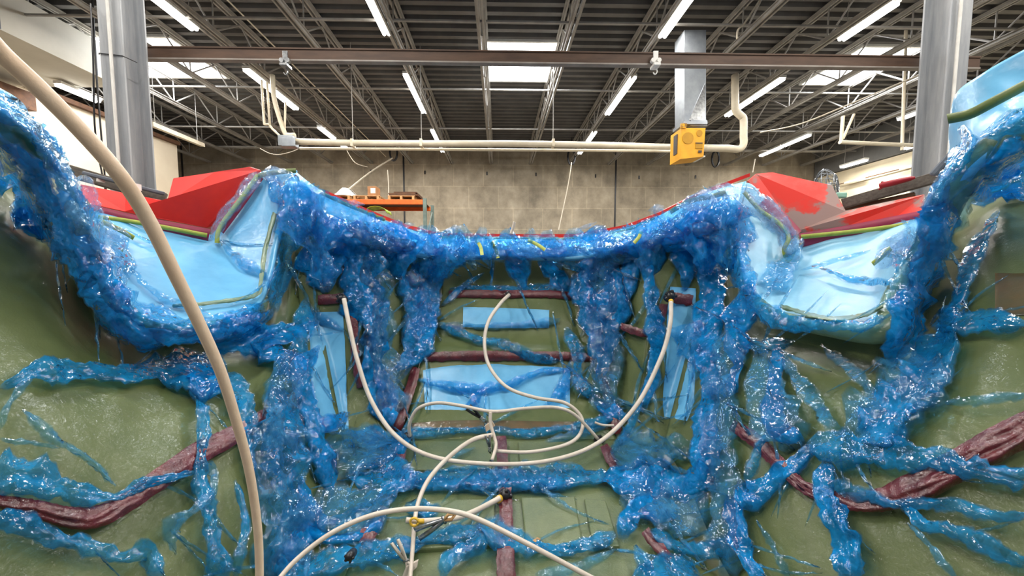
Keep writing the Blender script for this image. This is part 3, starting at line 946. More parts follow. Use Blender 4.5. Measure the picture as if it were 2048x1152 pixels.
# ------------------------------------------------------------------ ribbons lying on the shell
def sm(gr, it):
    r, c = len(gr), len(gr[0])
    for _ in range(it):
        ng = [row[:] for row in gr]
        for i in range(r):
            for j in range(c):
                s, n_ = gr[i][j] * 2, 2
                for di, dj in ((1, 0), (-1, 0), (0, 1), (0, -1)):
                    a, b = i + di, j + dj
                    if 0 <= a < r and 0 <= b < c:
                        s += gr[a][b]
                        n_ += 1
                ng[i][j] = s / n_
        gr = ng
    return gr


def ribbon(mb, pts, lift=0.012, amp=0.45, cell=9.0, seed=0.0, ragged=0.35, smooth_it=3, taper=True, flat=False, fixed=None, across=None):
    sp_ = spline(pts, step=cell)
    n = len(sp_)
    if n < 3:
        return
    wmax = max(p[2] for p in pts)
    m_ = across or max(5, int(2 * wmax / (cell * 0.6)))
    uv, dg = [], []
    for i, p in enumerate(sp_):
        a, b = sp_[max(i - 1, 0)], sp_[min(i + 1, n - 1)]
        t_ = (b - a).to_2d()
        if t_.length < 1e-6:
            t_ = Vector((1, 0))
        t_.normalize()
        nx, ny = -t_.y, t_.x
        row, drow = [], []
        wl = p[2] * (1 + ragged * 1.6 * noise.noise(Vector((i * cell / 38, seed * 3.1, 1.7))) + ragged * 0.7 * noise.noise(Vector((i * cell / 11, seed * 5.3, 8.7))))
        wr = p[2] * (1 + ragged * 1.6 * noise.noise(Vector((i * cell / 38, seed * 2.3, 9.2))) + ragged * 0.7 * noise.noise(Vector((i * cell / 11, seed * 4.1, 3.3))))
        e = min(1.0, min(i, n - 1 - i) / 4.0) if taper else 1.0
        for j in range(m_ + 1):
            s = -1 + 2 * j / m_
            ww = (wl if s < 0 else wr) * (0.25 + 0.75 * e)
            jx = 0 if flat else cell * 0.4 * noise.noise(Vector((i * 0.9, j * 1.3, seed)))
            u, v = p[0] + nx * s * ww + jx, p[1] + ny * s * ww - jx
            row.append((u, v, s))
            drow.append(fixed if fixed else depth(u, v))
        uv.append(row)
        dg.append(drow)
    ok = sorted(d for r in dg for d in r if d is not None)
    if not ok:
        return
    med = ok[len(ok) // 2]
    miss = [[d is None for d in r] for r in dg]
    for r in dg:
        good = [d for d in r if d is not None]
        f_ = (sum(good) / len(good)) if good else med
        for j in range(len(r)):
            if r[j] is None:
                r[j] = f_
    raw = [r[:] for r in dg]
    if not fixed and not flat:
        for _ in range(2):
            dg = [[min(dg[a][b] for a in (max(i - 1, 0), i, min(i + 1, n - 1)) for b in (max(j - 1, 0), j, min(j + 1, m_))) for j in range(m_ + 1)] for i in range(n)]
    dg = sm(dg, smooth_it)
    if not flat:
        dg = [[min(a, b) for a, b in zip(x, y_)] for x, y_ in zip(dg, raw)]
    g_ = []
    for i in range(n):
        e = min(1.0, (min(i, n - 1 - i) + 0.5) / 4.0) if taper else 1.0
        row = []
        for j in range(m_ + 1):
            u, v, s = uv[i][j]
            d = dg[i][j]
            env = (1 - abs(s) ** 3) * e
            wm = sp_[i][2] * d / F
            if flat:
                h = 0.0
            else:
                x, y_ = i * cell, s * sp_[i][2]
                wy = y_ + 9 * noise.noise(Vector((x / 70, seed, 2.2)))
                f1 = 1 - 2 * abs(noise.noise(Vector((x / 170, wy / 17, seed))))
                f2 = 1 - 2 * abs(noise.noise(Vector((x / 40, wy / 26, seed + 5))))
                f3 = noise.noise(Vector((x / 13, wy / 9, seed + 9)))
                h = env * (0.22 + 0.42 * f1 + 0.20 * f2) + 0.05 * f3 * (0.4 + 0.6 * env)
            mb.a.append(min(1.0, (1 - abs(s) ** 4) * 2.4) * min(1.0, e * 1.2) if not flat else 1.0)
            row.append(P(u, v, max(0.25, d - lift - amp * wm * h)))
        g_.append(row)
    o, c_ = len(mb.v), m_ + 1
    mb.grid(g_)
    if any(any(r) for r in miss):
        bad = {o + i * c_ + j for i in range(n) for j in range(c_) if miss[i][j]}
        mb.f = [q for q in mb.f if sum(k in bad for k in q) < 3]


SEED = [0]
FILM = {}


def bag(key, label):
    FILM[key] = thing('vacuum_bag', label, 'plastic film', {'left': (-1.6, 1.8, 2.3), 'right': (1.6, 1.8, 2.3), 'stern': (0, 3.2, 2.2), 'sole': (0, 1.8, 1.32)}[key], 'blue vacuum bagging film')


bag('left', 'crumpled translucent blue film over the left side wall crossed by thick cream hose')
bag('right', 'crumpled translucent blue film over the right side wall with pale brown square')
bag('stern', 'bunched blue film hanging from the sagging far rim and step corners')
bag('sole', 'crumpled blue film strips lying across the olive sole under thin hoses')


def pleat(key, pts, kind='dense', branches=2, amp=0.5, ragged=0.35, lift=0.014, name='gathered_pleat', cell=9.0, sit=3):
    SEED[0] += 1
    sd = SEED[0] * 1.37
    mb = MB()
    ribbon(mb, [(u, v, w_ * 1.15) for u, v, w_ in pts], lift, amp * 0.6, cell, sd, ragged, sit)
    if mb.f:
        mb.build(name, M['film_' + kind], FILM[key], smooth=True)
    rnd = random.Random(SEED[0])
    for b in range(branches):
        mb = MB()
        k = rnd.randrange(len(pts))
        u, v, w_ = pts[k]
        k2 = min(k + 1, len(pts) - 1)
        k1 = max(k2 - 1, 0)
        base = math.atan2(pts[k2][1] - pts[k1][1], pts[k2][0] - pts[k1][0])
        a = base + rnd.choice((-1, 1)) * rnd.uniform(0.2, 0.75)
        l = rnd.uniform(80, 190)
        bw = rnd.uniform(2.2, 4.5)
        c_ = rnd.uniform(-0.15, 0.15)
        q = [(u, v, bw), (u + math.cos(a) * l * 0.5, v + math.sin(a) * l * 0.5, bw), (u + math.cos(a + c_) * l, v + math.sin(a + c_) * l, 1.5)]
        ribbon(mb, q, lift * 0.6, amp * 0.6, cell, sd + b + 0.3, 0.3, 2, across=5)
        if mb.f and len({k for q in mb.f for k in q}) == len(mb.v):
            mb.build('fold_crease', M['film_thin'], FILM[key], smooth=True)


PLEATS = {
 'left': [
  ([(0, 775, 10), (60, 748, 14), (110, 738, 20), (170, 738, 16), (250, 745, 16), (330, 738, 30), (400, 742, 44), (455, 752, 34)], 'mid', 3),
  ([(330, 720, 18), (380, 735, 34), (420, 760, 36), (455, 770, 24)], 'dense', 1),
  ([(0, 860, 6), (22, 800, 9), (66, 748, 12)], 'thin', 0),
  ([(-60, 300, 24), (40, 330, 26), (110, 425, 32), (165, 515, 34), (222, 605, 30), (272, 665, 24), (330, 690, 14)], 'dense', 2),
  ([(20, 420, 20), (110, 480, 22), (170, 560, 20), (225, 640, 22), (255, 690, 14)], 'dense', 1),
  ([(175, 470, 22), (205, 530, 28), (240, 600, 30), (300, 640, 24), (380, 655, 18), (460, 645, 20), (530, 615, 22)], 'mid', 1),
  ([(270, 655, 20), (340, 672, 18), (420, 668, 18), (500, 650, 20), (548, 620, 18)], 'dense', 2),
  ([(410, 700, 14), (470, 680, 26), (540, 672, 24), (600, 655, 14), (640, 645, 8)], 'dense', 2),
  ([(500, 680, 18), (550, 702, 26), (585, 735, 24), (590, 770, 14)], 'dense', 3),
  ([(445, 750, 30), (480, 780, 26), (495, 840, 22), (500, 900, 14), (500, 970, 6)], 'mid', 1),
  ([(555, 760, 18), (560, 820, 28), (562, 890, 38), (572, 960, 32), (582, 1030, 18), (560, 1110, 26), (545, 1160, 20)], 'mid', 3),
  ([(640, 690, 10), (600, 745, 18), (612, 800, 20), (634, 870, 20), (655, 940, 22), (664, 990, 16)], 'dense', 2),
  ([(392, 790, 5), (408, 850, 14), (400, 925, 14), (412, 1000, 16), (430, 1080, 18), (440, 1165, 24)], 'mid', 2),
  ([(-20, 1025, 18), (80, 1062, 22), (180, 1092, 20), (240, 1115, 12), (300, 1105, 18), (310, 1165, 22)], 'mid', 2),
  ([(-20, 945, 42), (80, 962, 34), (160, 985, 20), (230, 996, 12), (300, 962, 10), (395, 944, 9)], 'mid', 1),
  ([(45, 818, 4), (100, 868, 16), (135, 893, 8), (190, 930, 9), (232, 972, 6)], 'thin', 0),
  ([(0, 878, 9), (60, 886, 6), (120, 896, 5)], 'thin', 0),
  ([(395, 945, 18), (420, 930, 12), (425, 985, 10), (360, 1040, 12), (340, 1060, 14), (352, 1110, 10)], 'thin', 2),
  ([(470, 960, 8), (490, 1040, 10), (480, 1110, 10), (470, 1160, 14)], 'mid', 0),
  ([(600, 950, 10), (612, 1005, 18), (620, 1055, 24), (590, 1090, 20), (545, 1130, 22)], 'dense', 3),
  ([(560, 395, 24), (582, 450, 28), (572, 520, 22), (556, 585, 18), (548, 625, 16)], 'mid', 3),
  ([(-60, 180, 26), (30, 236, 24), (90, 282, 22), (130, 330, 20), (160, 395, 18), (186, 440, 16)], 'mid', 3),
  ([(110, 300, 26), (140, 370, 30), (165, 440, 28), (190, 500, 24), (185, 545, 16)], 'clear', 1),
  ([(-40, 345, 26), (30, 360, 28), (60, 430, 26), (90, 480, 14)], 'dense', 1),
  ([(530, 345, 14), (560, 380, 22), (600, 400, 26), (640, 430, 22)], 'mid', 2),
  ([(215, 470, 26), (245, 500, 24), (255, 560, 16)], 'thin', 2),
  ([(440, 480, 8), (480, 520, 9), (520, 545, 8), (545, 560, 10)], 'thin', 1),
  ([(250, 520, 4), (300, 580, 6), (360, 610, 8), (420, 628, 6)], 'thin', 0),
 ],
 'right': [
  ([(2060, 962, 20), (1950, 936, 22), (1850, 916, 24), (1750, 906, 24), (1680, 898, 30), (1612, 890, 22)], 'mid', 2),
  ([(1630, 895, 26), (1590, 925, 20), (1535, 968, 24), (1490, 990, 22), (1478, 960, 16)], 'dense', 3),
  ([(1655, 915, 18), (1652, 975, 18), (1668, 1030, 22), (1690, 1090, 24), (1704, 1165, 36)], 'dense', 3),
  ([(1655, 965, 14), (1730, 990, 14), (1800, 1010, 12), (1900, 1008, 14), (1980, 1030, 13), (2060, 1030, 10)], 'mid', 1),
  ([(1722, 882, 44), (1770, 835, 44), (1830, 780, 42), (1872, 715, 38), (1900, 655, 22)], 'mid', 2),
  ([(1880, 690, 18), (1920, 590, 17), (1945, 520, 16), (1975, 460, 14), (1998, 420, 8)], 'mid', 1),
  ([(1860, 650, 16), (1910, 640, 22), (1970, 640, 18), (2060, 648, 14)], 'mid', 2),
  ([(1890, 806, 8), (1950, 800, 10), (2060, 788, 10)], 'thin', 0),
  ([(1800, 1005, 8), (1850, 1048, 12), (1930, 1070, 16), (2060, 1132, 18)], 'mid', 1),
  ([(1815, 1045, 7), (1860, 1092, 6), (1916, 1165, 8)], 'thin', 0),
  ([(1512, 1040, 3), (1545, 1090, 6), (1580, 1160, 8)], 'thin', 0),
  ([(1484, 590, 22), (1550, 636, 18), (1640, 650, 12), (1720, 652, 12), (1768, 632, 18)], 'mid', 0),
  ([(1778, 620, 22), (1806, 556, 28), (1836, 480, 30), (1862, 430, 26), (1890, 395, 20)], 'thin', 2),
  ([(1835, 560, 34), (1818, 630, 32), (1800, 690, 26), (1780, 740, 14)], 'dense', 3),
  ([(1900, 400, 30), (1868, 470, 34), (1850, 540, 30), (1830, 600, 24)], 'dense', 2),
  ([(1960, 345, 28), (2010, 330, 30), (2080, 320, 34)], 'dense', 1),
  ([(1940, 400, 22), (2000, 380, 26), (2070, 370, 30)], 'dense', 1),
  ([(1480, 690, 14), (1530, 692, 14), (1590, 682, 16)], 'mid', 2),
  ([(1555, 690, 13), (1552, 760, 18), (1550, 825, 20), (1562, 862, 18), (1610, 888, 16)], 'dense', 3),
  ([(1560, 700, 9), (1600, 765, 15), (1650, 830, 13), (1690, 870, 12)], 'thin', 2),
  ([(1640, 690, 6), (1700, 740, 10), (1740, 790, 10), (1690, 850, 9)], 'thin', 2),
  ([(1505, 560, 20), (1484, 615, 26), (1470, 680, 24), (1472, 740, 14), (1440, 800, 20)], 'dense', 3),
  ([(1454, 990, 18), (1478, 1055, 22), (1490, 1120, 14), (1540, 1165, 12)], 'dense', 3),
  ([(1540, 850, 10), (1510, 920, 12), (1490, 970, 10)], 'mid', 1),
  ([(1925, 250, 18), (1935, 290, 20), (1915, 330, 20), (1890, 370, 20), (1858, 415, 18)], 'mid', 2),
  ([(1960, 270, 20), (2010, 255, 18), (2080, 235, 22)], 'mid', 2),
  ([(1490, 420, 20), (1476, 480, 26), (1486, 550, 22), (1510, 600, 14)], 'mid', 3),
  ([(1600, 540, 4), (1680, 520, 5), (1740, 502, 4)], 'thin', 0),
  ([(1640, 535, 4), (1700, 556, 7), (1770, 566, 8), (1800, 560, 8)], 'mid', 0),
  ([(1570, 440, 14), (1590, 500, 22), (1560, 545, 24), (1520, 570, 20)], 'thin', 2),
  ([(1760, 505, 22), (1800, 500, 22), (1830, 470, 20)], 'thin', 2),
 ],
 'stern': [
  ([(695, 470, 40), (712, 540, 34), (735, 600, 34), (752, 650, 32), (748, 720, 25), (760, 780, 28), (772, 845, 22)], 'dense', 3),
  ([(590, 400, 34), (650, 425, 38), (710, 445, 40), (770, 462, 36), (830, 480, 28), (880, 490, 20)], 'thin', 4),
  ([(620, 450, 22), (690, 470, 26), (760, 480, 26), (820, 500, 22)], 'dense', 3),
  ([(740, 465, 34), (790, 480, 30), (840, 490, 22)], 'mid', 2),
  ([(800, 540, 20), (828, 595, 20), (838, 655, 24), (826, 705, 24), (786, 745, 18)], 'dense', 3),
  ([(845, 520, 24), (872, 545, 24), (862, 585, 20), (852, 625, 22), (846, 685, 20)], 'dense', 2),
  ([(930, 496, 22), (890, 526, 28), (838, 552, 22), (800, 560, 14)], 'mid', 3),
  ([(620, 480, 34), (642, 535, 36), (655, 585, 22)], 'dense', 3),
  ([(612, 595, 12), (602, 660, 18), (600, 720, 18), (592, 770, 14)], 'mid', 2),
  ([(625, 610, 10), (650, 640, 9), (690, 660, 6)], 'thin', 1),
  ([(690, 862, 12), (740, 880, 20), (790, 888, 24), (822, 872, 16)], 'dense', 2),
  ([(636, 862, 18), (680, 838, 16), (700, 826, 8)], 'dense', 2),
  ([(796, 770, 14), (780, 810, 20), (780, 860, 18)], 'dense', 2),
  ([(880, 486, 22), (960, 492, 22), (1040, 494, 22), (1120, 494, 20), (1180, 490, 24)], 'thin', 4),
  ([(1010, 500, 18), (1036, 535, 20), (1052, 585, 7)], 'dense', 1),
  ([(1075, 515, 15), (1108, 548, 22), (1142, 582, 16)], 'dense', 2),
  ([(985, 515, 14), (984, 545, 7), (982, 575, 4)], 'dense', 0),
  ([(880, 612, 7), (930, 570, 7), (968, 545, 5)], 'mid', 0),
  ([(1150, 545, 20), (1176, 605, 25), (1190, 665, 24), (1186, 725, 12)], 'dense', 3),
  ([(1180, 490, 30), (1250, 478, 34), (1320, 458, 38), (1390, 436, 42), (1450, 416, 40)], 'thin', 4),
  ([(1220, 490, 22), (1300, 482, 26), (1380, 462, 28), (1440, 450, 26)], 'dense', 3),
  ([(1205, 510, 18), (1226, 575, 22), (1222, 650, 22), (1214, 700, 18), (1192, 765, 10)], 'dense', 3),
  ([(1292, 510, 18), (1302, 590, 14), (1306, 640, 16), (1310, 690, 16), (1300, 760, 14), (1282, 825, 12)], 'dense', 3),
  ([(1172, 515, 18), (1172, 560, 14), (1192, 625, 18)], 'dense', 1),
  ([(1262, 500, 22), (1262, 560, 14), (1250, 620, 10)], 'dense', 2),
  ([(1340, 660, 16), (1378, 685, 30), (1398, 725, 18), (1386, 765, 9)], 'mid', 1),
  ([(1428, 470, 32), (1418, 540, 26), (1424, 600, 25), (1414, 680, 22), (1420, 760, 20), (1414, 830, 24), (1408, 900, 28), (1424, 965, 30)], 'dense', 4),
  ([(1385, 480, 28), (1372, 540, 22), (1368, 580, 14)], 'dense', 2),
  ([(900, 578, 6), (960, 574, 7), (1040, 578, 7), (1110, 572, 7), (1146, 580, 9)], 'mid', 1),
  ([(866, 648, 9), (960, 652, 7), (1040, 650, 7), (1120, 640, 10)], 'thin', 1),
  ([(880, 652, 9), (940, 672, 10), (1010, 690, 10), (1060, 714, 11), (1120, 722, 7)], 'mid', 1),
  ([(1130, 655, 12), (1150, 700, 12), (1160, 765, 13), (1200, 800, 10)], 'mid', 2),
  ([(826, 758, 7), (900, 772, 9), (960, 777, 11), (1010, 772, 9), (1070, 746, 7), (1142, 740, 7)], 'mid', 1),
  ([(972, 775, 12), (952, 798, 15), (928, 816, 9)], 'dense', 1),
  ([(1088, 812, 13), (1110, 790, 13), (1130, 762, 10), (1142, 720, 7)], 'mid', 1),
  ([(1190, 800, 16), (1220, 826, 18), (1262, 832, 14)], 'dense', 2),
 ],
 'sole': [
  ([(690, 948, 9), (760, 962, 22), (830, 962, 18), (920, 956, 22), (1000, 956, 26), (1080, 956, 24), (1160, 950, 18), (1220, 958, 22)], 'mid', 3),
  ([(820, 972, 10), (920, 966, 12), (1000, 960, 20), (1070, 966, 18), (1150, 968, 10)], 'dense', 2),
  ([(1200, 958, 20), (1290, 962, 34), (1370, 966, 36), (1440, 962, 28)], 'dense', 4),
  ([(780, 1085, 14), (860, 1078, 16), (930, 1068, 20), (966, 1050, 18)], 'mid', 2),
  ([(950, 1048, 20), (1000, 1072, 24), (1060, 1090, 20), (1120, 1100, 14), (1180, 1090, 13), (1232, 1068, 22)], 'dense', 2),
  ([(1240, 1078, 20), (1262, 1030, 24), (1310, 1022, 20), (1362, 1030, 12)], 'dense', 3),
  ([(886, 1165, 14), (900, 1122, 16), (944, 1094, 16), (970, 1060, 20)], 'mid', 1),
  ([(796, 870, 14), (880, 862, 7), (960, 860, 7), (1060, 864, 9), (1160, 852, 11), (1240, 832, 12)], 'mid', 2),
  ([(1090, 885, 7), (1150, 868, 9), (1210, 856, 8)], 'thin', 0),
  ([(640, 1050, 11), (700, 1032, 13), (762, 1002, 13), (804, 960, 24), (786, 930, 18), (730, 930, 11), (690, 946, 8)], 'dense', 2),
  ([(598, 1052, 16), (660, 1076, 13), (720, 1070, 11), (772, 1030, 14)], 'dense', 2),
  ([(810, 1010, 20), (850, 1020, 28), (880, 1010, 18)], 'mid', 1),
  ([(540, 1150, 26), (640, 1132, 24), (720, 1114, 24), (790, 1100, 20), (850, 1085, 14)], 'dense', 4),
  ([(1236, 902, 11), (1260, 850, 9), (1286, 802, 10)], 'mid', 1),
  ([(1300, 1060, 14), (1350, 1090, 14), (1400, 1102, 14), (1450, 1098, 18), (1492, 1088, 14)], 'dense', 3),
  ([(1260, 1170, 20), (1330, 1140, 28), (1400, 1150, 26)], 'mid', 3),
  ([(1270, 1090, 12), (1290, 1130, 12), (1310, 1165, 10)], 'mid', 1),
  ([(870, 936, 8), (910, 910, 8), (950, 895, 5)], 'thin', 0),
  ([(1216, 920, 9), (1250, 880, 10), (1290, 920, 9), (1310, 950, 8)], 'thin', 2),
  ([(1070, 1150, 10), (1130, 1140, 12), (1190, 1120, 10), (1230, 1100, 8)], 'thin', 1),
 ],
}
VEILS = {
 'left': [([(580, 700, 30), (565, 800, 44), (560, 900, 56), (560, 1030, 56), (550, 1170, 60)], 'thin'),
          ([(-60, 250, 40), (60, 345, 40), (130, 440, 36), (190, 560, 34), (260, 650, 30)], 'thin')],
 'right': [([(1450, 660, 30), (1446, 760, 36), (1440, 880, 36), (1450, 1000, 40), (1460, 1160, 50)], 'thin'),
           ([(2060, 310, 40), (1960, 350, 40), (1890, 450, 36), (1840, 560, 34), (1800, 660, 30)], 'thin'),
           ([(1590, 900, 60), (1540, 800, 56), (1520, 700, 40)], 'thin'),
           ([(1700, 880, 70), (1800, 800, 80), (1870, 700, 60)], 'thin')],
 'stern': [([(730, 480, 40), (750, 600, 40), (765, 720, 40), (785, 850, 40)], 'thin'),
           ([(1200, 490, 40), (1215, 600, 40), (1210, 720, 36), (1215, 840, 30)], 'thin'),
           ([(590, 380, 60), (690, 430, 60), (790, 470, 46), (890, 490, 36)], 'thin'),
           ([(880, 492, 30), (1000, 496, 30), (1150, 494, 30)], 'thin'),
           ([(1150, 490, 36), (1250, 476, 46), (1350, 444, 56), (1460, 400, 60)], 'thin')],
 'sole': [([(620, 1000, 60), (700, 1020, 60), (780, 990, 50)], 'thin'),
          ([(1240, 990, 60), (1330, 1010, 60), (1420, 1060, 60)], 'thin'),
          ([(640, 900, 50), (720, 900, 50), (800, 880, 40)], 'thin'),
          ([(1220, 900, 50), (1300, 900, 50), (1390, 900, 50)], 'thin')],
}
for key, lst in VEILS.items():
    for pts, kind in lst:
        pleat(key, [(u, v, w_ * 0.8) for u, v, w_ in pts], kind, 3, 0.16, 0.45, 0.008, 'film_sheet', 12.0, 5)
for key, lst in PLEATS.items():
    for pts, kind, br in lst:
        pleat(key, pts, 'mid' if key == 'sole' and kind == 'dense' and len(pts) > 4 else kind, br, 0.3 if key == 'sole' else 0.36, 0.5)

# film hanging free off the lip of the rim band, and small torn ends along its top
HANG = [  # u, v, du, dv, half width, kind
    (640, 450, 6, 120, 36, 'mid'), (735, 460, -10, 130, 36, 'mid'), (790, 470, 12, 90, 36, 'dense'), (850, 480, -14, 90, 34, 'mid'), (905, 480, -36, 86, 34, 'mid'),
    (930, 478, 20, 62, 20, 'thin'), (965, 484, 16, 50, 22, 'mid'), (1020, 486, 20, 62, 22, 'mid'), (1060, 486, -6, 40, 22, 'thin'), (1100, 490, 20, 50, 26, 'mid'), (1150, 486, 30, 70, 30, 'mid'),
    (1200, 480, -10, 90, 34, 'dense'), (1310, 462, -16, 96, 36, 'mid'), (1400, 440, 16, 110, 42, 'dense'), (1450, 420, 10, 130, 36, 'mid'),
    (590, 380, 6, 110, 30, 'mid'), (620, 400, 14, 80, 34, 'thin')]
for k, (u, v, du, dv, w_, kd) in enumerate(HANG):
    mb = MB()
    d_ = min(x for x in (depth(u, v + 8), depth(u, v - 10), depth(u, v + 30), depth(u + du * 0.5, v + dv * 0.5), 9) if x) - 0.03
    ribbon(mb, [(u - du * 0.2, v - 30, w_ * 0.9), (u, v, w_ * 1.1), (u + du * 0.5, v + dv * 0.5, w_), (u + du, v + dv, w_ * 0.55)], 0.02, 0.5, 8.0, k * 2.1, 0.55, 1, fixed=d_)
    mb.build('hanging_flap', M['film_' + kd], FILM['stern'], smooth=True)
for k, (u, v, du, dv, w_) in enumerate(((900, 470, 14, -18, 7), (1010, 474, -10, -8, 12), (1150, 462, 44, -18, 5), (1300, 430, 34, -12, 9), (1390, 398, 50, -16, 10), (800, 452, 30, -4, 9), (690, 405, 40, 4, 9), (1330, 415, -34, 6, 9))):
    mb = MB()
    d_ = (depth(u, v + 8) or 3.6) - 0.08
    ribbon(mb, [(u, v, w_ * 0.9), (u + du * 0.5, v + dv * 0.5, w_), (u + du, v + dv, w_ * 0.4)], 0.02, 0.6, 4.5, k * 2.1, 0.4, 1, fixed=d_)
    mb.build('torn_end', M['film_clear'], FILM['stern'], smooth=True)


# ------------------------------------------------------------------ strips stuck to the laminate
def strip_on(name, pts, m_, label, cat, group=None, lift=0.01, ridge=0.35, ragged=0.06, parent=None, fixed=None):
    SEED[0] += 1
    mb = MB()
    ribbon(mb, pts, lift, ridge, 6.0, SEED[0] * 0.77, ragged, 4, taper=False, flat=(ridge == 0), fixed=fixed)
    o = mb.build(name, M[m_], parent, smooth=True)
    if not parent:
        tag(o, label, cat, group)
    elif label:
        o['label'] = label
    return o


G = 'maroon resin feed strips'
FEED = [
 ([(-20, 1000, 14), (60, 1015, 18), (140, 1035, 22), (200, 1032, 22), (260, 1000, 20), (330, 950, 21), (400, 905, 22), (470, 868, 18), (540, 822, 10), (590, 788, 8)], 'maroon feed strip bending across the lower left wall behind the thick hose'),
 ([(1462, 850, 12), (1510, 880, 14), (1560, 930, 14), (1610, 975, 12), (1680, 1000, 16), (1760, 1000, 24), (1860, 960, 34), (1960, 905, 34), (2070, 850, 36)], 'fibrous maroon feed strip curving across the lower right wall'),
 ([(636, 600, 9), (660, 598, 10), (690, 596, 10)], 'short maroon feed strip above the slim foam panel on the left step'),
 ([(700, 610, 8), (708, 660, 9), (712, 720, 9), (722, 775, 8)], 'upright maroon feed strip on the left step beside hanging hose'),
 ([(1345, 595, 11), (1385, 602, 11)], 'short maroon feed strip crossing the slim foam panel on right step'),
 ([(1328, 608, 8), (1322, 640, 8), (1322, 670, 7)], 'upright stub of maroon feed strip under the right hose port'),
 ([(1240, 650, 6), (1265, 660, 8), (1300, 670, 7)], 'maroon feed strip stub on the right channel side'),
 ([(898, 588, 7), (960, 588, 8), (1020, 588, 8), (1100, 588, 8), (1142, 592, 8)], 'maroon feed strip across the top step of the ramp behind hose end'),
 ([(846, 714, 9), (920, 712, 10), (1000, 712, 10), (1100, 712, 9), (1190, 716, 9)], 'maroon feed strip across the middle of the ramp'),
 ([(832, 735, 9), (820, 780, 10), (802, 830, 11), (792, 860, 10)], 'maroon feed strip down the left edge of the ramp'),
 ([(1198, 735, 8), (1212, 780, 9), (1228, 820, 9), (1234, 868, 9)], 'maroon feed strip down the right edge of the ramp'),
 ([(806, 892, 9), (798, 925, 10), (790, 950, 10)], 'short maroon feed strip beside the left floor clamp'),
 ([(765, 1010, 14), (748, 1045, 16), (726, 1090, 16)], 'maroon feed strip on the left edge of the sole, crossed by hose'),
 ([(1002, 872, 10), (1004, 910, 11), (1006, 940, 11)], 'maroon feed strip on the sole centreline beside the metal clip'),
 ([(1010, 975, 12), (1012, 1030, 14), (1012, 1090, 17), (1012, 1165, 20)], 'maroon feed strip down the sole centreline under the yellow-tipped hose'),
 ([(1208, 890, 9), (1222, 920, 10), (1236, 950, 9)], 'maroon feed strip leading off the black fitting at right of the sole'),
 ([(1290, 1060, 9), (1310, 1085, 11), (1340, 1120, 10)], 'maroon feed strip on the right edge of the sole'),
 ([(1260, 1000, 7), (1275, 1010, 8), (1290, 1018, 6)], 'small maroon feed strip end under blue film at right of the sole'),
]
for pts, lab in FEED:
    strip_on('feed_strip', pts, 'maroon', lab, 'feed strip', G, 0.012)

# pale blue foam panels let into the laminate
for pts, lab in ((([(652, 624, 34), (655, 720, 36), (660, 800, 34), (672, 862, 26)]), 'slim pale blue foam panel on the left step'),
                 (([(1366, 575, 26), (1362, 640, 28), (1362, 720, 30), (1358, 800, 32), (1352, 838, 24)]), 'slim pale blue foam panel on the right step'),
                 (([(926, 634, 20), (1010, 636, 20), (1098, 638, 18)]), 'small pale blue foam panel on the upper ramp'),
                 (([(848, 780, 40), (930, 776, 46), (1030, 776, 46), (1140, 776, 40)]), 'wide pale blue foam panel on the lower ramp')):
    strip_on('foam_panel', pts, 'core', lab, None, None, 0.006, 0, 0.03, mould)
strip_on('wood_batten', [(800, 856, 8), (900, 850, 9), (1000, 850, 9), (1120, 852, 9), (1230, 850, 8)], 'brown_patch', 'brown wood batten at the foot of the ramp', None, None, 0.01, 0, 0.03, mould)
strip_on('patch', [(1990, 588, 42), (2060, 588, 42)], 'brown_patch', 'brown square patch on right side wall', None, None, 0.008, 0, 0.02, mould)
for s_, pts in ((0, [(345, 612, 4), (420, 606, 4), (510, 590, 4.5), (522, 560, 4.5), (530, 500, 5), (550, 425, 5)]), (1, [(1560, 612, 4), (1650, 636, 5), (1720, 632, 5), (1765, 612, 4)])):
    strip_on('bead', pts, 'laminate_pale', None, None, None, 0.012, 0.9, 0.05, mould)

# maroon masking and green sealant tape round the notches
def edge_tape(name, pts, wd, m_, label, cat, group, lift=0.02):
    mb = MB()
    sp_ = spline(pts, n=6)
    g_ = []
    for i, p in enumerate(sp_):
        a, b = sp_[max(i - 1, 0)], sp_[min(i + 1, len(sp_) - 1)]
        t_ = (b - a).to_2d().normalized()
        nx, ny = -t_.y, t_.x
        r_ = []
        for s in (-1, -0.6, 0.6, 1):
            r_.append(P(p[0] + nx * s * wd, p[1] + ny * s * wd, p[2] - lift + (0.012 if abs(s) == 1 else 0)))
        g_.append(r_)
    mb.grid(g_)
    return tag(mb.build(name, M[m_], None, True), label, cat, group)


G1, G2 = 'maroon masking strips', 'green sealant tapes'
edge_tape('masking_strip', [(170, 420, 2.2), (250, 440, 2.36), (330, 456, 2.52), (418, 472, 2.7)], 14, 'maroon_flat', 'maroon masking strip along the lower edge of the left red flange', 'masking strip', G1)
edge_tape('masking_strip', [(440, 462, 2.74), (480, 408, 2.82), (520, 352, 2.93)], 9, 'maroon_flat', 'maroon masking strip up the slope of the left red block', 'masking strip', G1)
edge_tape('sealant_tape', [(196, 434, 2.2), (250, 441, 2.34), (330, 455, 2.5), (414, 471, 2.68)], 4.5, 'tape', 'yellow-green sealant tape along the left red flange, crossed by thick hose', 'sealant tape', G2, 0.035)
edge_tape('sealant_tape', [(434, 486, 2.7), (440, 455, 2.74), (480, 400, 2.82), (516, 350, 2.93)], 5, 'tape', 'yellow-green sealant tape up the slope of the left red block', 'sealant tape', G2, 0.035)
edge_tape('sealant_tape', [(516, 352, 2.93), (550, 345, 2.95), (592, 341, 2.95)], 5, 'tape_dark', 'dark green sealant tape over the crest beside the left red block', 'sealant tape', G2, 0.05)
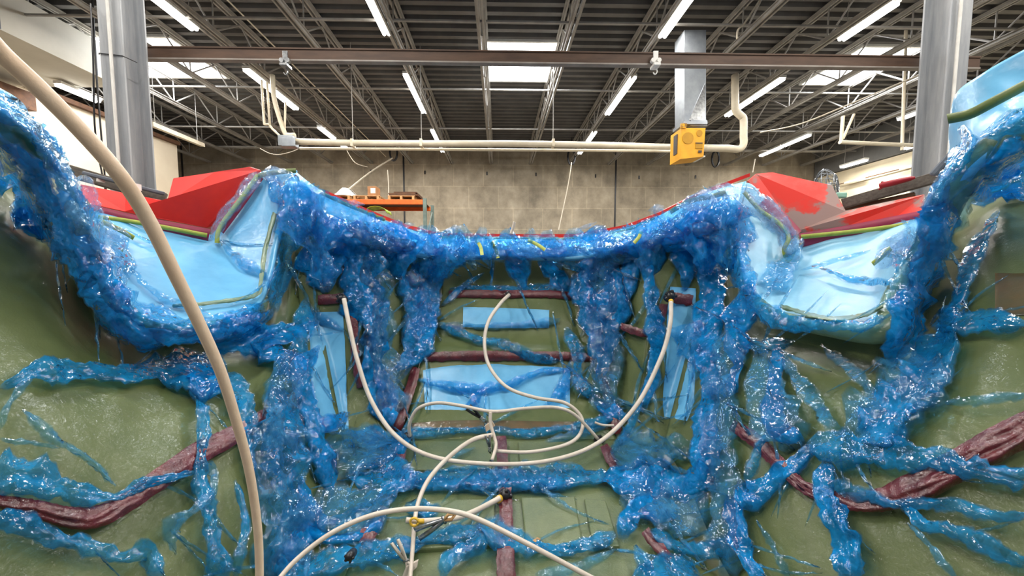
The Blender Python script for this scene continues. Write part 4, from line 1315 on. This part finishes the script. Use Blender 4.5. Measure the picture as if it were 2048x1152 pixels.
edge_tape('sealant_tape', [(200, 442, 2.0), (240, 460, 2.05), (268, 476, 2.1)], 5, 'tape', 'short green tape end curling off the left near pillar film', 'sealant tape', G2, 0.04)
edge_tape('masking_strip', [(1845, 436, 2.2), (1780, 449, 2.34), (1700, 465, 2.5), (1600, 482, 2.72)], 15, 'maroon_flat', 'maroon masking strip along the lower edge of the right sanded red flange', 'masking strip', G1)
edge_tape('masking_strip', [(1592, 472, 2.74), (1560, 436, 2.8), (1525, 402, 2.86)], 15, 'maroon_flat', 'maroon masking strip down the slope of the right red flange', 'masking strip', G1)
edge_tape('sealant_tape', [(1840, 444, 2.18), (1780, 454, 2.32), (1700, 464, 2.48), (1602, 474, 2.7)], 4.5, 'tape', 'yellow-green sealant tape along the right sanded red flange', 'sealant tape', G2, 0.035)
edge_tape('sealant_tape', [(1488, 384, 2.8), (1520, 420, 2.8), (1560, 448, 2.8), (1577, 475, 2.7), (1568, 500, 2.66), (1577, 520, 2.65), (1588, 502, 2.66)], 4.5, 'tape', 'yellow-green sealant tape with a hooked tail beside the right red flange', 'sealant tape', G2, 0.045)
edge_tape('sealant_tape', [(1452, 384, 2.9), (1420, 394, 2.95), (1380, 402, 3.0), (1340, 424, 3.2)], 5, 'tape_dark', 'dark green sealant tape over the crest below the right red peak', 'sealant tape', G2, 0.06)
edge_tape('sealant_tape', [(1745, 528, 2.0), (1765, 512, 1.98), (1782, 496, 1.96)], 5, 'tape', 'short green tape end stuck on the right notch panel', 'sealant tape', G2, 0.05)
edge_tape('sealant_tape', [(1895, 238, 1.64), (1940, 228, 1.6), (1985, 205, 1.55), (2060, 165, 1.5)], 10, 'tape_dark', 'wide green sealant tape across the glossy near pillar at right', 'sealant tape', G2, 0.06)
edge_tape('sealant_tape', [(640, 385, 3.05), (700, 412, 3.2), (770, 440, 3.4)], 3.5, 'tape_dark', 'green sealant tape along the rim left of the sagging stern edge', 'sealant tape', G2, 0.1)
for i, (a, b) in enumerate((((952, 478), (964, 510)), ((982, 484), (996, 516)), ((1056, 480), (1090, 500)), ((1282, 462), (1268, 486)))):
    da, db = (depth(*a) or 3.7) - 0.3, (depth(*b) or 3.5) - 0.3
    edge_tape('sealant_tape', [(a[0], a[1], da), ((a[0] + b[0]) / 2 + 3, (a[1] + b[1]) / 2, (da + db) / 2 - 0.02), (b[0], b[1], min(da, db))], 3.5, 'tape',
              ('green tape end hanging off the stern rim, leftmost of the hanging ends', 'green tape end hanging off the stern rim left of its middle', 'green tape end slanting off the stern rim right of its middle', 'green tape end hanging at the right of the sagging stern edge')[i], 'sealant tape', G2, 0.0)
strip_on('sealant_tape', [(880, 474, 2.2), (1010, 476, 2.2), (1150, 476, 2.2), (1250, 460, 2.2), (1310, 436, 2.2)], 'tape_dark', 'thin dark green sealant line under the red stern edge', 'sealant tape', G2, 0.03, 0.5)

# loose clear film skirts over the flanges
def skirt(key, pts, kind, fixed, amp=0.8):
    SEED[0] += 1
    mb = MB()
    ribbon(mb, pts, 0.0, amp, 5.5, SEED[0] * 0.9, 0.3, 1, fixed=fixed)
    mb.build('loose_edge', M['film_' + kind], FILM[key])
skirt('left', [(425, 480, 16), (440, 448, 14), (480, 395, 14), (520, 345, 14)], 'clear', 2.62)
skirt('left', [(520, 350, 14), (560, 352, 18), (600, 380, 22)], 'clear', 2.78)
pleat('left', [(60, 250, 20), (105, 305, 26), (145, 380, 32), (172, 445, 32), (205, 520, 24)], 'thin', 0, 0.3, 0.2, 0.06, 'film_sheet', 14.0, 4)
pleat('left', [(-30, 170, 22), (30, 225, 24), (80, 270, 22), (112, 300, 16)], 'thin', 0, 0.3, 0.2, 0.05, 'film_sheet', 14.0, 4)
skirt('left', [(165, 350, 26), (182, 420, 22), (215, 460, 22), (262, 476, 12)], 'clear', 1.85)
skirt('right', [(1478, 372, 18), (1500, 400, 26), (1545, 430, 24), (1578, 480, 18), (1580, 520, 14)], 'clear', 2.6)
skirt('right', [(1750, 535, 14), (1790, 500, 24), (1830, 455, 18)], 'clear', 1.85)
skirt('right', [(1360, 412, 14), (1420, 400, 22), (1480, 378, 16)], 'clear', 2.75)
skirt('right', [(1905, 330, 12), (1880, 380, 16), (1850, 430, 16)], 'clear', 1.5)

# ------------------------------------------------------------------ timber and gear behind the flanges
tag(MB().bar(P(130, 340, 2.75), P(332, 398, 3.1), 0.06, 0.10).build('timber_rail', M['lumber'], bevel=0.006), 'grey weathered timber rail behind the left red flange, at the column foot', 'timber')
tag(MB().bar(P(165, 346, 2.72), P(330, 388, 3.02), 0.05, 0.03).build('foam_strip', M['strap'], bevel=0.008), 'blue-grey foam strip wrapped on top of the left timber rail', 'foam strip')
for u, v, lb in ((201, 358, 'white tie round the foam strip, nearer the glossy pillar film'), (275, 374, 'white tie round the foam strip just below the left steel column')):
    tag(MB().box(P(u, v, 2.78), (0.012, 0.05, 0.05)).build('zip_tie', M['white']), lb, 'tie')
tag(MB().bar(P(1685, 408, 2.9), P(1905, 346, 2.45), 0.07, 0.085).build('timber_rail', M['lumber'], bevel=0.006), 'grey timber rail behind the right sanded flange carrying a red tool', 'timber')
tag(MB().bar(P(1688, 418, 2.95), P(1830, 388, 2.6), 0.05, 0.03).build('timber_rail', M['wood_dark'], bevel=0.004), 'thin dark bar standing in for the black slot under the right grey timber rail', 'timber')  # dark bar drawn for the black gap below the rail, no timber there
q0, q1 = P(1758, 372, 2.66), P(1830, 355, 2.52)
t = thing('caulking_gun', 'red hand tool lying on the right timber rail', 'hand tool', q0)
MB().tube(spline([q0, q0.lerp(q1, 0.4), q1], n=4), [0.02, 0.024, 0.026, 0.026, 0.026, 0.024, 0.022, 0.018, 0.01][:9], 8).build('barrel', M['dark_red'], t, True)
MB().tube(spline([q0 + Vector((0, 0, -0.03)), q0.lerp(q1, 0.2) + Vector((0, 0, 0.0)), q0.lerp(q1, 0.06) + Vector((0, 0, 0.03))], n=5), 0.008, 6).build('handle', M['dark_red'], t, True)
# fan
fc_ = P(1652, 375, 3.7)
t = thing('cage_fan', 'grey wire cage fan standing behind the right red flange', 'fan', fc_)
cg = MB()
R0 = 0.21
ax = Vector((0.55, -0.8, 0.1)).normalized()
ex = ax.cross(Vector((0, 0, 1))).normalized()
ey = ex.cross(ax)
for k in range(18):
    a = 2 * math.pi * k / 18
    rr = ex * math.cos(a) + ey * math.sin(a)
    cg.tube(spline([fc_ + ax * 0.09, fc_ + rr * R0 * 0.6 + ax * 0.08, fc_ + rr * R0, fc_ + rr * R0 * 0.6 - ax * 0.07, fc_ - ax * 0.08], n=4), 0.0035, 4, False)
for r_, h in ((R0, 0), (R0 * 0.6, 0.085), (R0 * 0.6, -0.075), (R0 * 0.3, 0.095)):
    cg.tube([fc_ + ax * h + (ex * math.cos(a * math.pi / 12) + ey * math.sin(a * math.pi / 12)) * r_ for a in range(25)], 0.005, 5)
cg.build('cage', M['duct'], t)
fb_ = MB()
for k in range(3):
    a = 2 * math.pi * k / 3
    e1, e2 = ex * math.cos(a) + ey * math.sin(a), -ex * math.sin(a) + ey * math.cos(a)
    fb_.prism([fc_ + e1 * 0.04 - e2 * 0.02, fc_ + e1 * 0.17 - e2 * 0.05 + ax * 0.02, fc_ + e1 * 0.17 + e2 * 0.06 - ax * 0.02, fc_ + e1 * 0.04 + e2 * 0.03],
              [fc_ + e1 * 0.04 - e2 * 0.02 - ax * 0.005, fc_ + e1 * 0.17 - e2 * 0.05 + ax * 0.015, fc_ + e1 * 0.17 + e2 * 0.06 - ax * 0.025, fc_ + e1 * 0.04 + e2 * 0.03 - ax * 0.005])
fb_.build('blades', M['duct'], t)
MB().tube([fc_ - ax * 0.1, fc_ + ax * 0.05], 0.045, 12).build('motor', M['duct'], t)
fx = Vector((fc_.x, fc_.y, 0))
MB().tube([fx, fc_ - Vector((0, 0, 0.2))], 0.02, 8).build('pole', M['duct'], t)
MB().tube([fx, fx + Vector((0, 0, 0.04))], 0.26, 20).build('base', M['black'], t)
tag(MB().box(P(1680, 391, 2.98), (0.09, 0.05, 0.05)).build('wedge', M['mint'], bevel=0.01), 'small mint green wedge where the right red flange meets the timber', 'wedge')
# hi-vis bundle above the rim
hv = MB()
c_ = P(757, 428, 3.6)
gg = []
for i in range(7):
    th = math.pi * i / 6
    gg.append([c_ + Vector((math.cos(th) * 0.12, (j - 3) * 0.03, math.sin(th) * 0.07 * (1 + 0.25 * noise.noise(Vector((i, j, 3)))))) for j in range(7)])
hv.grid(gg)
tag(hv.build('safety_vest', M['hivis'], smooth=True, solid=0.004), 'crumpled yellow-green safety vest peeking over the rim below orange rack', 'vest')
# right-hand gray strap pad on the column
q = P(1888, 322, 2.2)
tag(MB().bar(P(1870, 352, 2.3), P(1918, 300, 2.2), 0.08, 0.05).build('grey_pad', M['strap'], bevel=0.015), 'rounded grey pad leaning on the timber beside right steel column', 'pad')

# ------------------------------------------------------------------ hoses and fittings
def hose(pts, r_px, m_, label, k=8):
    if r_px > 0.5:
        pts = [(u, v, d * 0.955) for u, v, d in pts]
    o = px_tube(MB(), pts, r_px, 12, k).build('hose', M[m_], None, True)
    return tag(o, label, 'hose')


hose([(-40, 60, 0.42), (0, 104, 0.44), (80, 178, 0.47), (170, 270, 0.51), (245, 358, 0.55), (300, 446, 0.6), (350, 548, 0.65), (395, 640, 0.7), (440, 740, 0.76), (472, 840, 0.82), (496, 930, 0.87), (511, 1020, 0.91), (518, 1100, 0.94), (519, 1200, 0.96)],
     0.0108, 'hose', 'thick cream hose arching down in front of the left side wall')
hose([(688, 598, 2.72), (698, 648, 2.62), (716, 725, 2.48), (745, 806, 2.35), (794, 874, 2.2), (868, 914, 2.1), (985, 928, 2.06), (1100, 921, 2.1), (1196, 886, 2.2), (1272, 812, 2.35), (1322, 715, 2.5), (1340, 650, 2.6), (1342, 604, 2.7)],
     4.2, 'hose_pale', 'long cream hose slung in a deep U between the two side ports')
hose([(1018, 590, 3.6), (1000, 608, 3.4), (976, 645, 3.2), (969, 690, 3.05), (980, 735, 2.9), (1015, 775, 2.7), (1070, 795, 2.6), (1130, 806, 2.55), (1163, 835, 2.5), (1160, 868, 2.4), (1130, 890, 2.3), (1060, 904, 2.2), (992, 902, 2.2)],
     3.6, 'hose_pale', 'cream hose dropping from the upper ramp and looping over the sole')
hose([(820, 872, 2.42), (819, 848, 2.4), (835, 818, 2.4), (872, 806, 2.4), (920, 811, 2.4), (985, 823, 2.35), (1050, 817, 2.4), (1110, 815, 2.4), (1150, 830, 2.4), (1196, 878, 2.4)],
     3.4, 'hose_pale', 'cream hose arched between the two black fittings at the ramp foot')
hose([(981, 824, 2.33), (981, 848, 2.3), (988, 872, 2.26), (992, 892, 2.2), (984, 920, 2.1)], 3.6, 'hose_pale', 'short upright cream hose joining the arch to the U-shaped hose')
hose([(985, 870, 2.26), (945, 880, 2.2), (900, 912, 2.1), (860, 955, 1.95), (838, 1000, 1.8), (829, 1045, 1.66), (825, 1100, 1.52), (819, 1170, 1.36)], 4.6, 'hose_pale', 'cream hose curving from the middle clip down past the yellow tie')
hose([(540, 1180, 1.0), (590, 1122, 1.08), (660, 1068, 1.15), (740, 1032, 1.2), (820, 1018, 1.22), (900, 1022, 1.24), (960, 1040, 1.24), (1060, 1090, 1.22), (1150, 1138, 1.2), (1240, 1185, 1.18)], 4.9, 'hose_pale', 'cream hose arching low across the foreground of the sole')
hose([(1000, 996, 1.76), (985, 1004, 1.74), (950, 1022, 1.7), (915, 1035, 1.66), (880, 1040, 1.64), (840, 1042, 1.62), (812, 1040, 1.6)], 5.2, 'hose_pale', 'short cream hose with a yellow ferrule ending at the centre fitting')
hose([(1190, 845, 2.5), (1205, 850, 2.5), (1228, 851, 2.5)], 2.4, 'hose_pale', 'short cream hose stub by the maroon strip at the right ramp foot')
hose([(1022, 468, 3.7), (1026, 456, 3.7), (1029, 444, 3.7)], 3.0, 'hose_pale', 'short cream hose end sticking up from the middle of stern rim')


def fitting(u, v, d, r, label, ferrule=None):
    c_ = P(u, v, d)
    t = thing('hose_fitting', label, 'hose fitting', c_, 'black hose fittings')
    k = r * d / F
    MB().tube([c_ + Vector((0, 0.03, -0.6 * k)), c_ + Vector((0, 0, 0)), c_ + Vector((0, -0.02, 0.7 * k))], [k, k * 1.05, k * 0.7], 12).build('grommet', M['black'], t, True)
    b = MB()
    for a in range(5):
        an = a * 1.256
        b.box(c_ + Vector((math.cos(an) * k * 0.9, -0.01, math.sin(an) * k * 0.9)), (k * 0.8, k * 0.6, k * 0.6), Matrix.Rotation(an, 3, 'Y'))
    b.build('putty', M['black'], t, bevel=0.006)
    if ferrule:
        e = P(*ferrule)
        f = (e - c_).normalized()
        MB().tube([e - f * 0.012, e + f * 0.012], 0.019, 12).build('ferrule', M['yellow_fit'], t, True)


fitting(684, 597, 2.74, 9, 'black hose fitting on the left step at the end of the slung hose')
fitting(1340, 592, 2.74, 10, 'black hose fitting with pale yellow tip on the right step', (1342, 603, 2.69))
fitting(1016, 588, 3.62, 5, 'small black hose fitting on the upper ramp')
fitting(816, 873, 2.42, 9, 'black hose fitting at the left foot of the ramp')
fitting(1198, 880, 2.42, 9, 'black hose fitting at the right foot of the ramp')
fitting(1010, 990, 1.78, 12, 'black hose fitting with yellow ferrule on the sole centreline', (998, 998, 1.73))
fitting(982, 926, 2.06, 4, 'tiny black tie where the U-shaped hose meets upright hose')
fitting(700, 1112, 1.36, 9, 'black fitting half buried in blue film at the left edge of sole')

G3 = 'hose clamps'
def clamp(c, d, ang, ln, m1, label, jaw='steel'):
    u, v = c
    du, dv = math.cos(ang) * ln, math.sin(ang) * ln
    t = thing('hose_clamp', label, 'clamp', P(u, v, d), G3)
    for s, nm in ((-1, 'lever'), (1, 'lever')):
        a = [(u, v, d), (u + du * 0.5 - dv * 0.10 * s, v + dv * 0.5 + du * 0.10 * s, d - 0.015), (u + du - dv * 0.16 * s, v + dv + du * 0.16 * s, d)]
        g_ = []
        sp_ = spline(a, n=6)
        w_ = ln * 0.085
        for p in sp_:
            g_.append([P(p[0] - dv / ln * x * w_, p[1] + du / ln * x * w_, p[2] - (0.012 if x == 0 else 0)) for x in (-1, 0, 1)])
        MB().grid(g_).build(nm, M[m1], t, True, solid=0.004)
    j = MB()
    for s in (-1, 1):
        j.tube([P(u, v, d - 0.01), P(u - du * 0.22 + dv * 0.1 * s, v - dv * 0.22 - du * 0.1 * s, d - 0.01), P(u - du * 0.42, v - dv * 0.42, d)], [ln * 0.05 * d / F] * 3, 6)
    j.build('jaw', M[jaw], t, True)
    MB().tube([P(u - dv * 0.12, v + du * 0.12, d - 0.01), P(u + dv * 0.12, v - du * 0.12, d - 0.01)], ln * 0.05 * d / F, 8).build('spring', M['steel'], t, True)


clamp((888, 1040), 1.5, math.radians(152), 62, 'steel', 'chrome spring clamp gripping the yellow-ferruled hose on the sole', 'wood')
clamp((962, 836), 2.3, math.radians(-140), 34, 'black', 'black handled clamp pinching hose beside the cream tag')
clamp((979, 896), 2.12, math.radians(-98), 26, 'steel', 'small metal clip on the upright hose above its black tie')
clamp((812, 1122), 1.4, math.radians(-120), 46, 'hose_pale', 'pale plastic clamp crossed over hose at the bottom edge', 'hose_pale')
sg = [P(970, 852, 2.24), P(984, 842, 2.24), P(990, 852, 2.24), P(972, 864, 2.24)]
tag(MB().prism(sg, [q + Vector((0, 0.01, 0)) for q in sg]).build('tag', M['hose']), 'small cream tag on the upright hose at the ramp foot', 'tag')
sg = [P(800, 1165, 1.36), P(812, 1134, 1.38), P(836, 1122, 1.4), (P(834, 1134, 1.39)), P(818, 1150, 1.37)]
tag(MB().prism(sg, [q + Vector((0, 0.01, 0)) for q in sg]).build('tag', M['hose_pale']), 'folded grey tape tag on hose at the bottom edge of the sole', 'tag')
c_ = P(829, 1042, 1.52)
yt = MB().tube([c_ + Vector((math.cos(a * math.pi / 6) * 0.02, -0.006, math.sin(a * math.pi / 6) * 0.02)) for a in range(13)], 0.006, 6)
yt.box(c_ + Vector((0.03, -0.004, 0)), (0.035, 0.012, 0.02))
tag(yt.build('cable_tie', M['yellow_fit'], smooth=True), 'yellow tie holding two crossed hoses together on the sole', 'tie')
sg = [P(1062, 1082, 1.5), P(1075, 1074, 1.52), P(1082, 1078, 1.52), P(1072, 1084, 1.5)]
tag(MB().prism(sg, [q + Vector((0, 0.01, -0.01)) for q in sg]).build('wood_chip', M['wood']), 'small tan wood chip on the sole beside the foreground hose', 'wood chip')
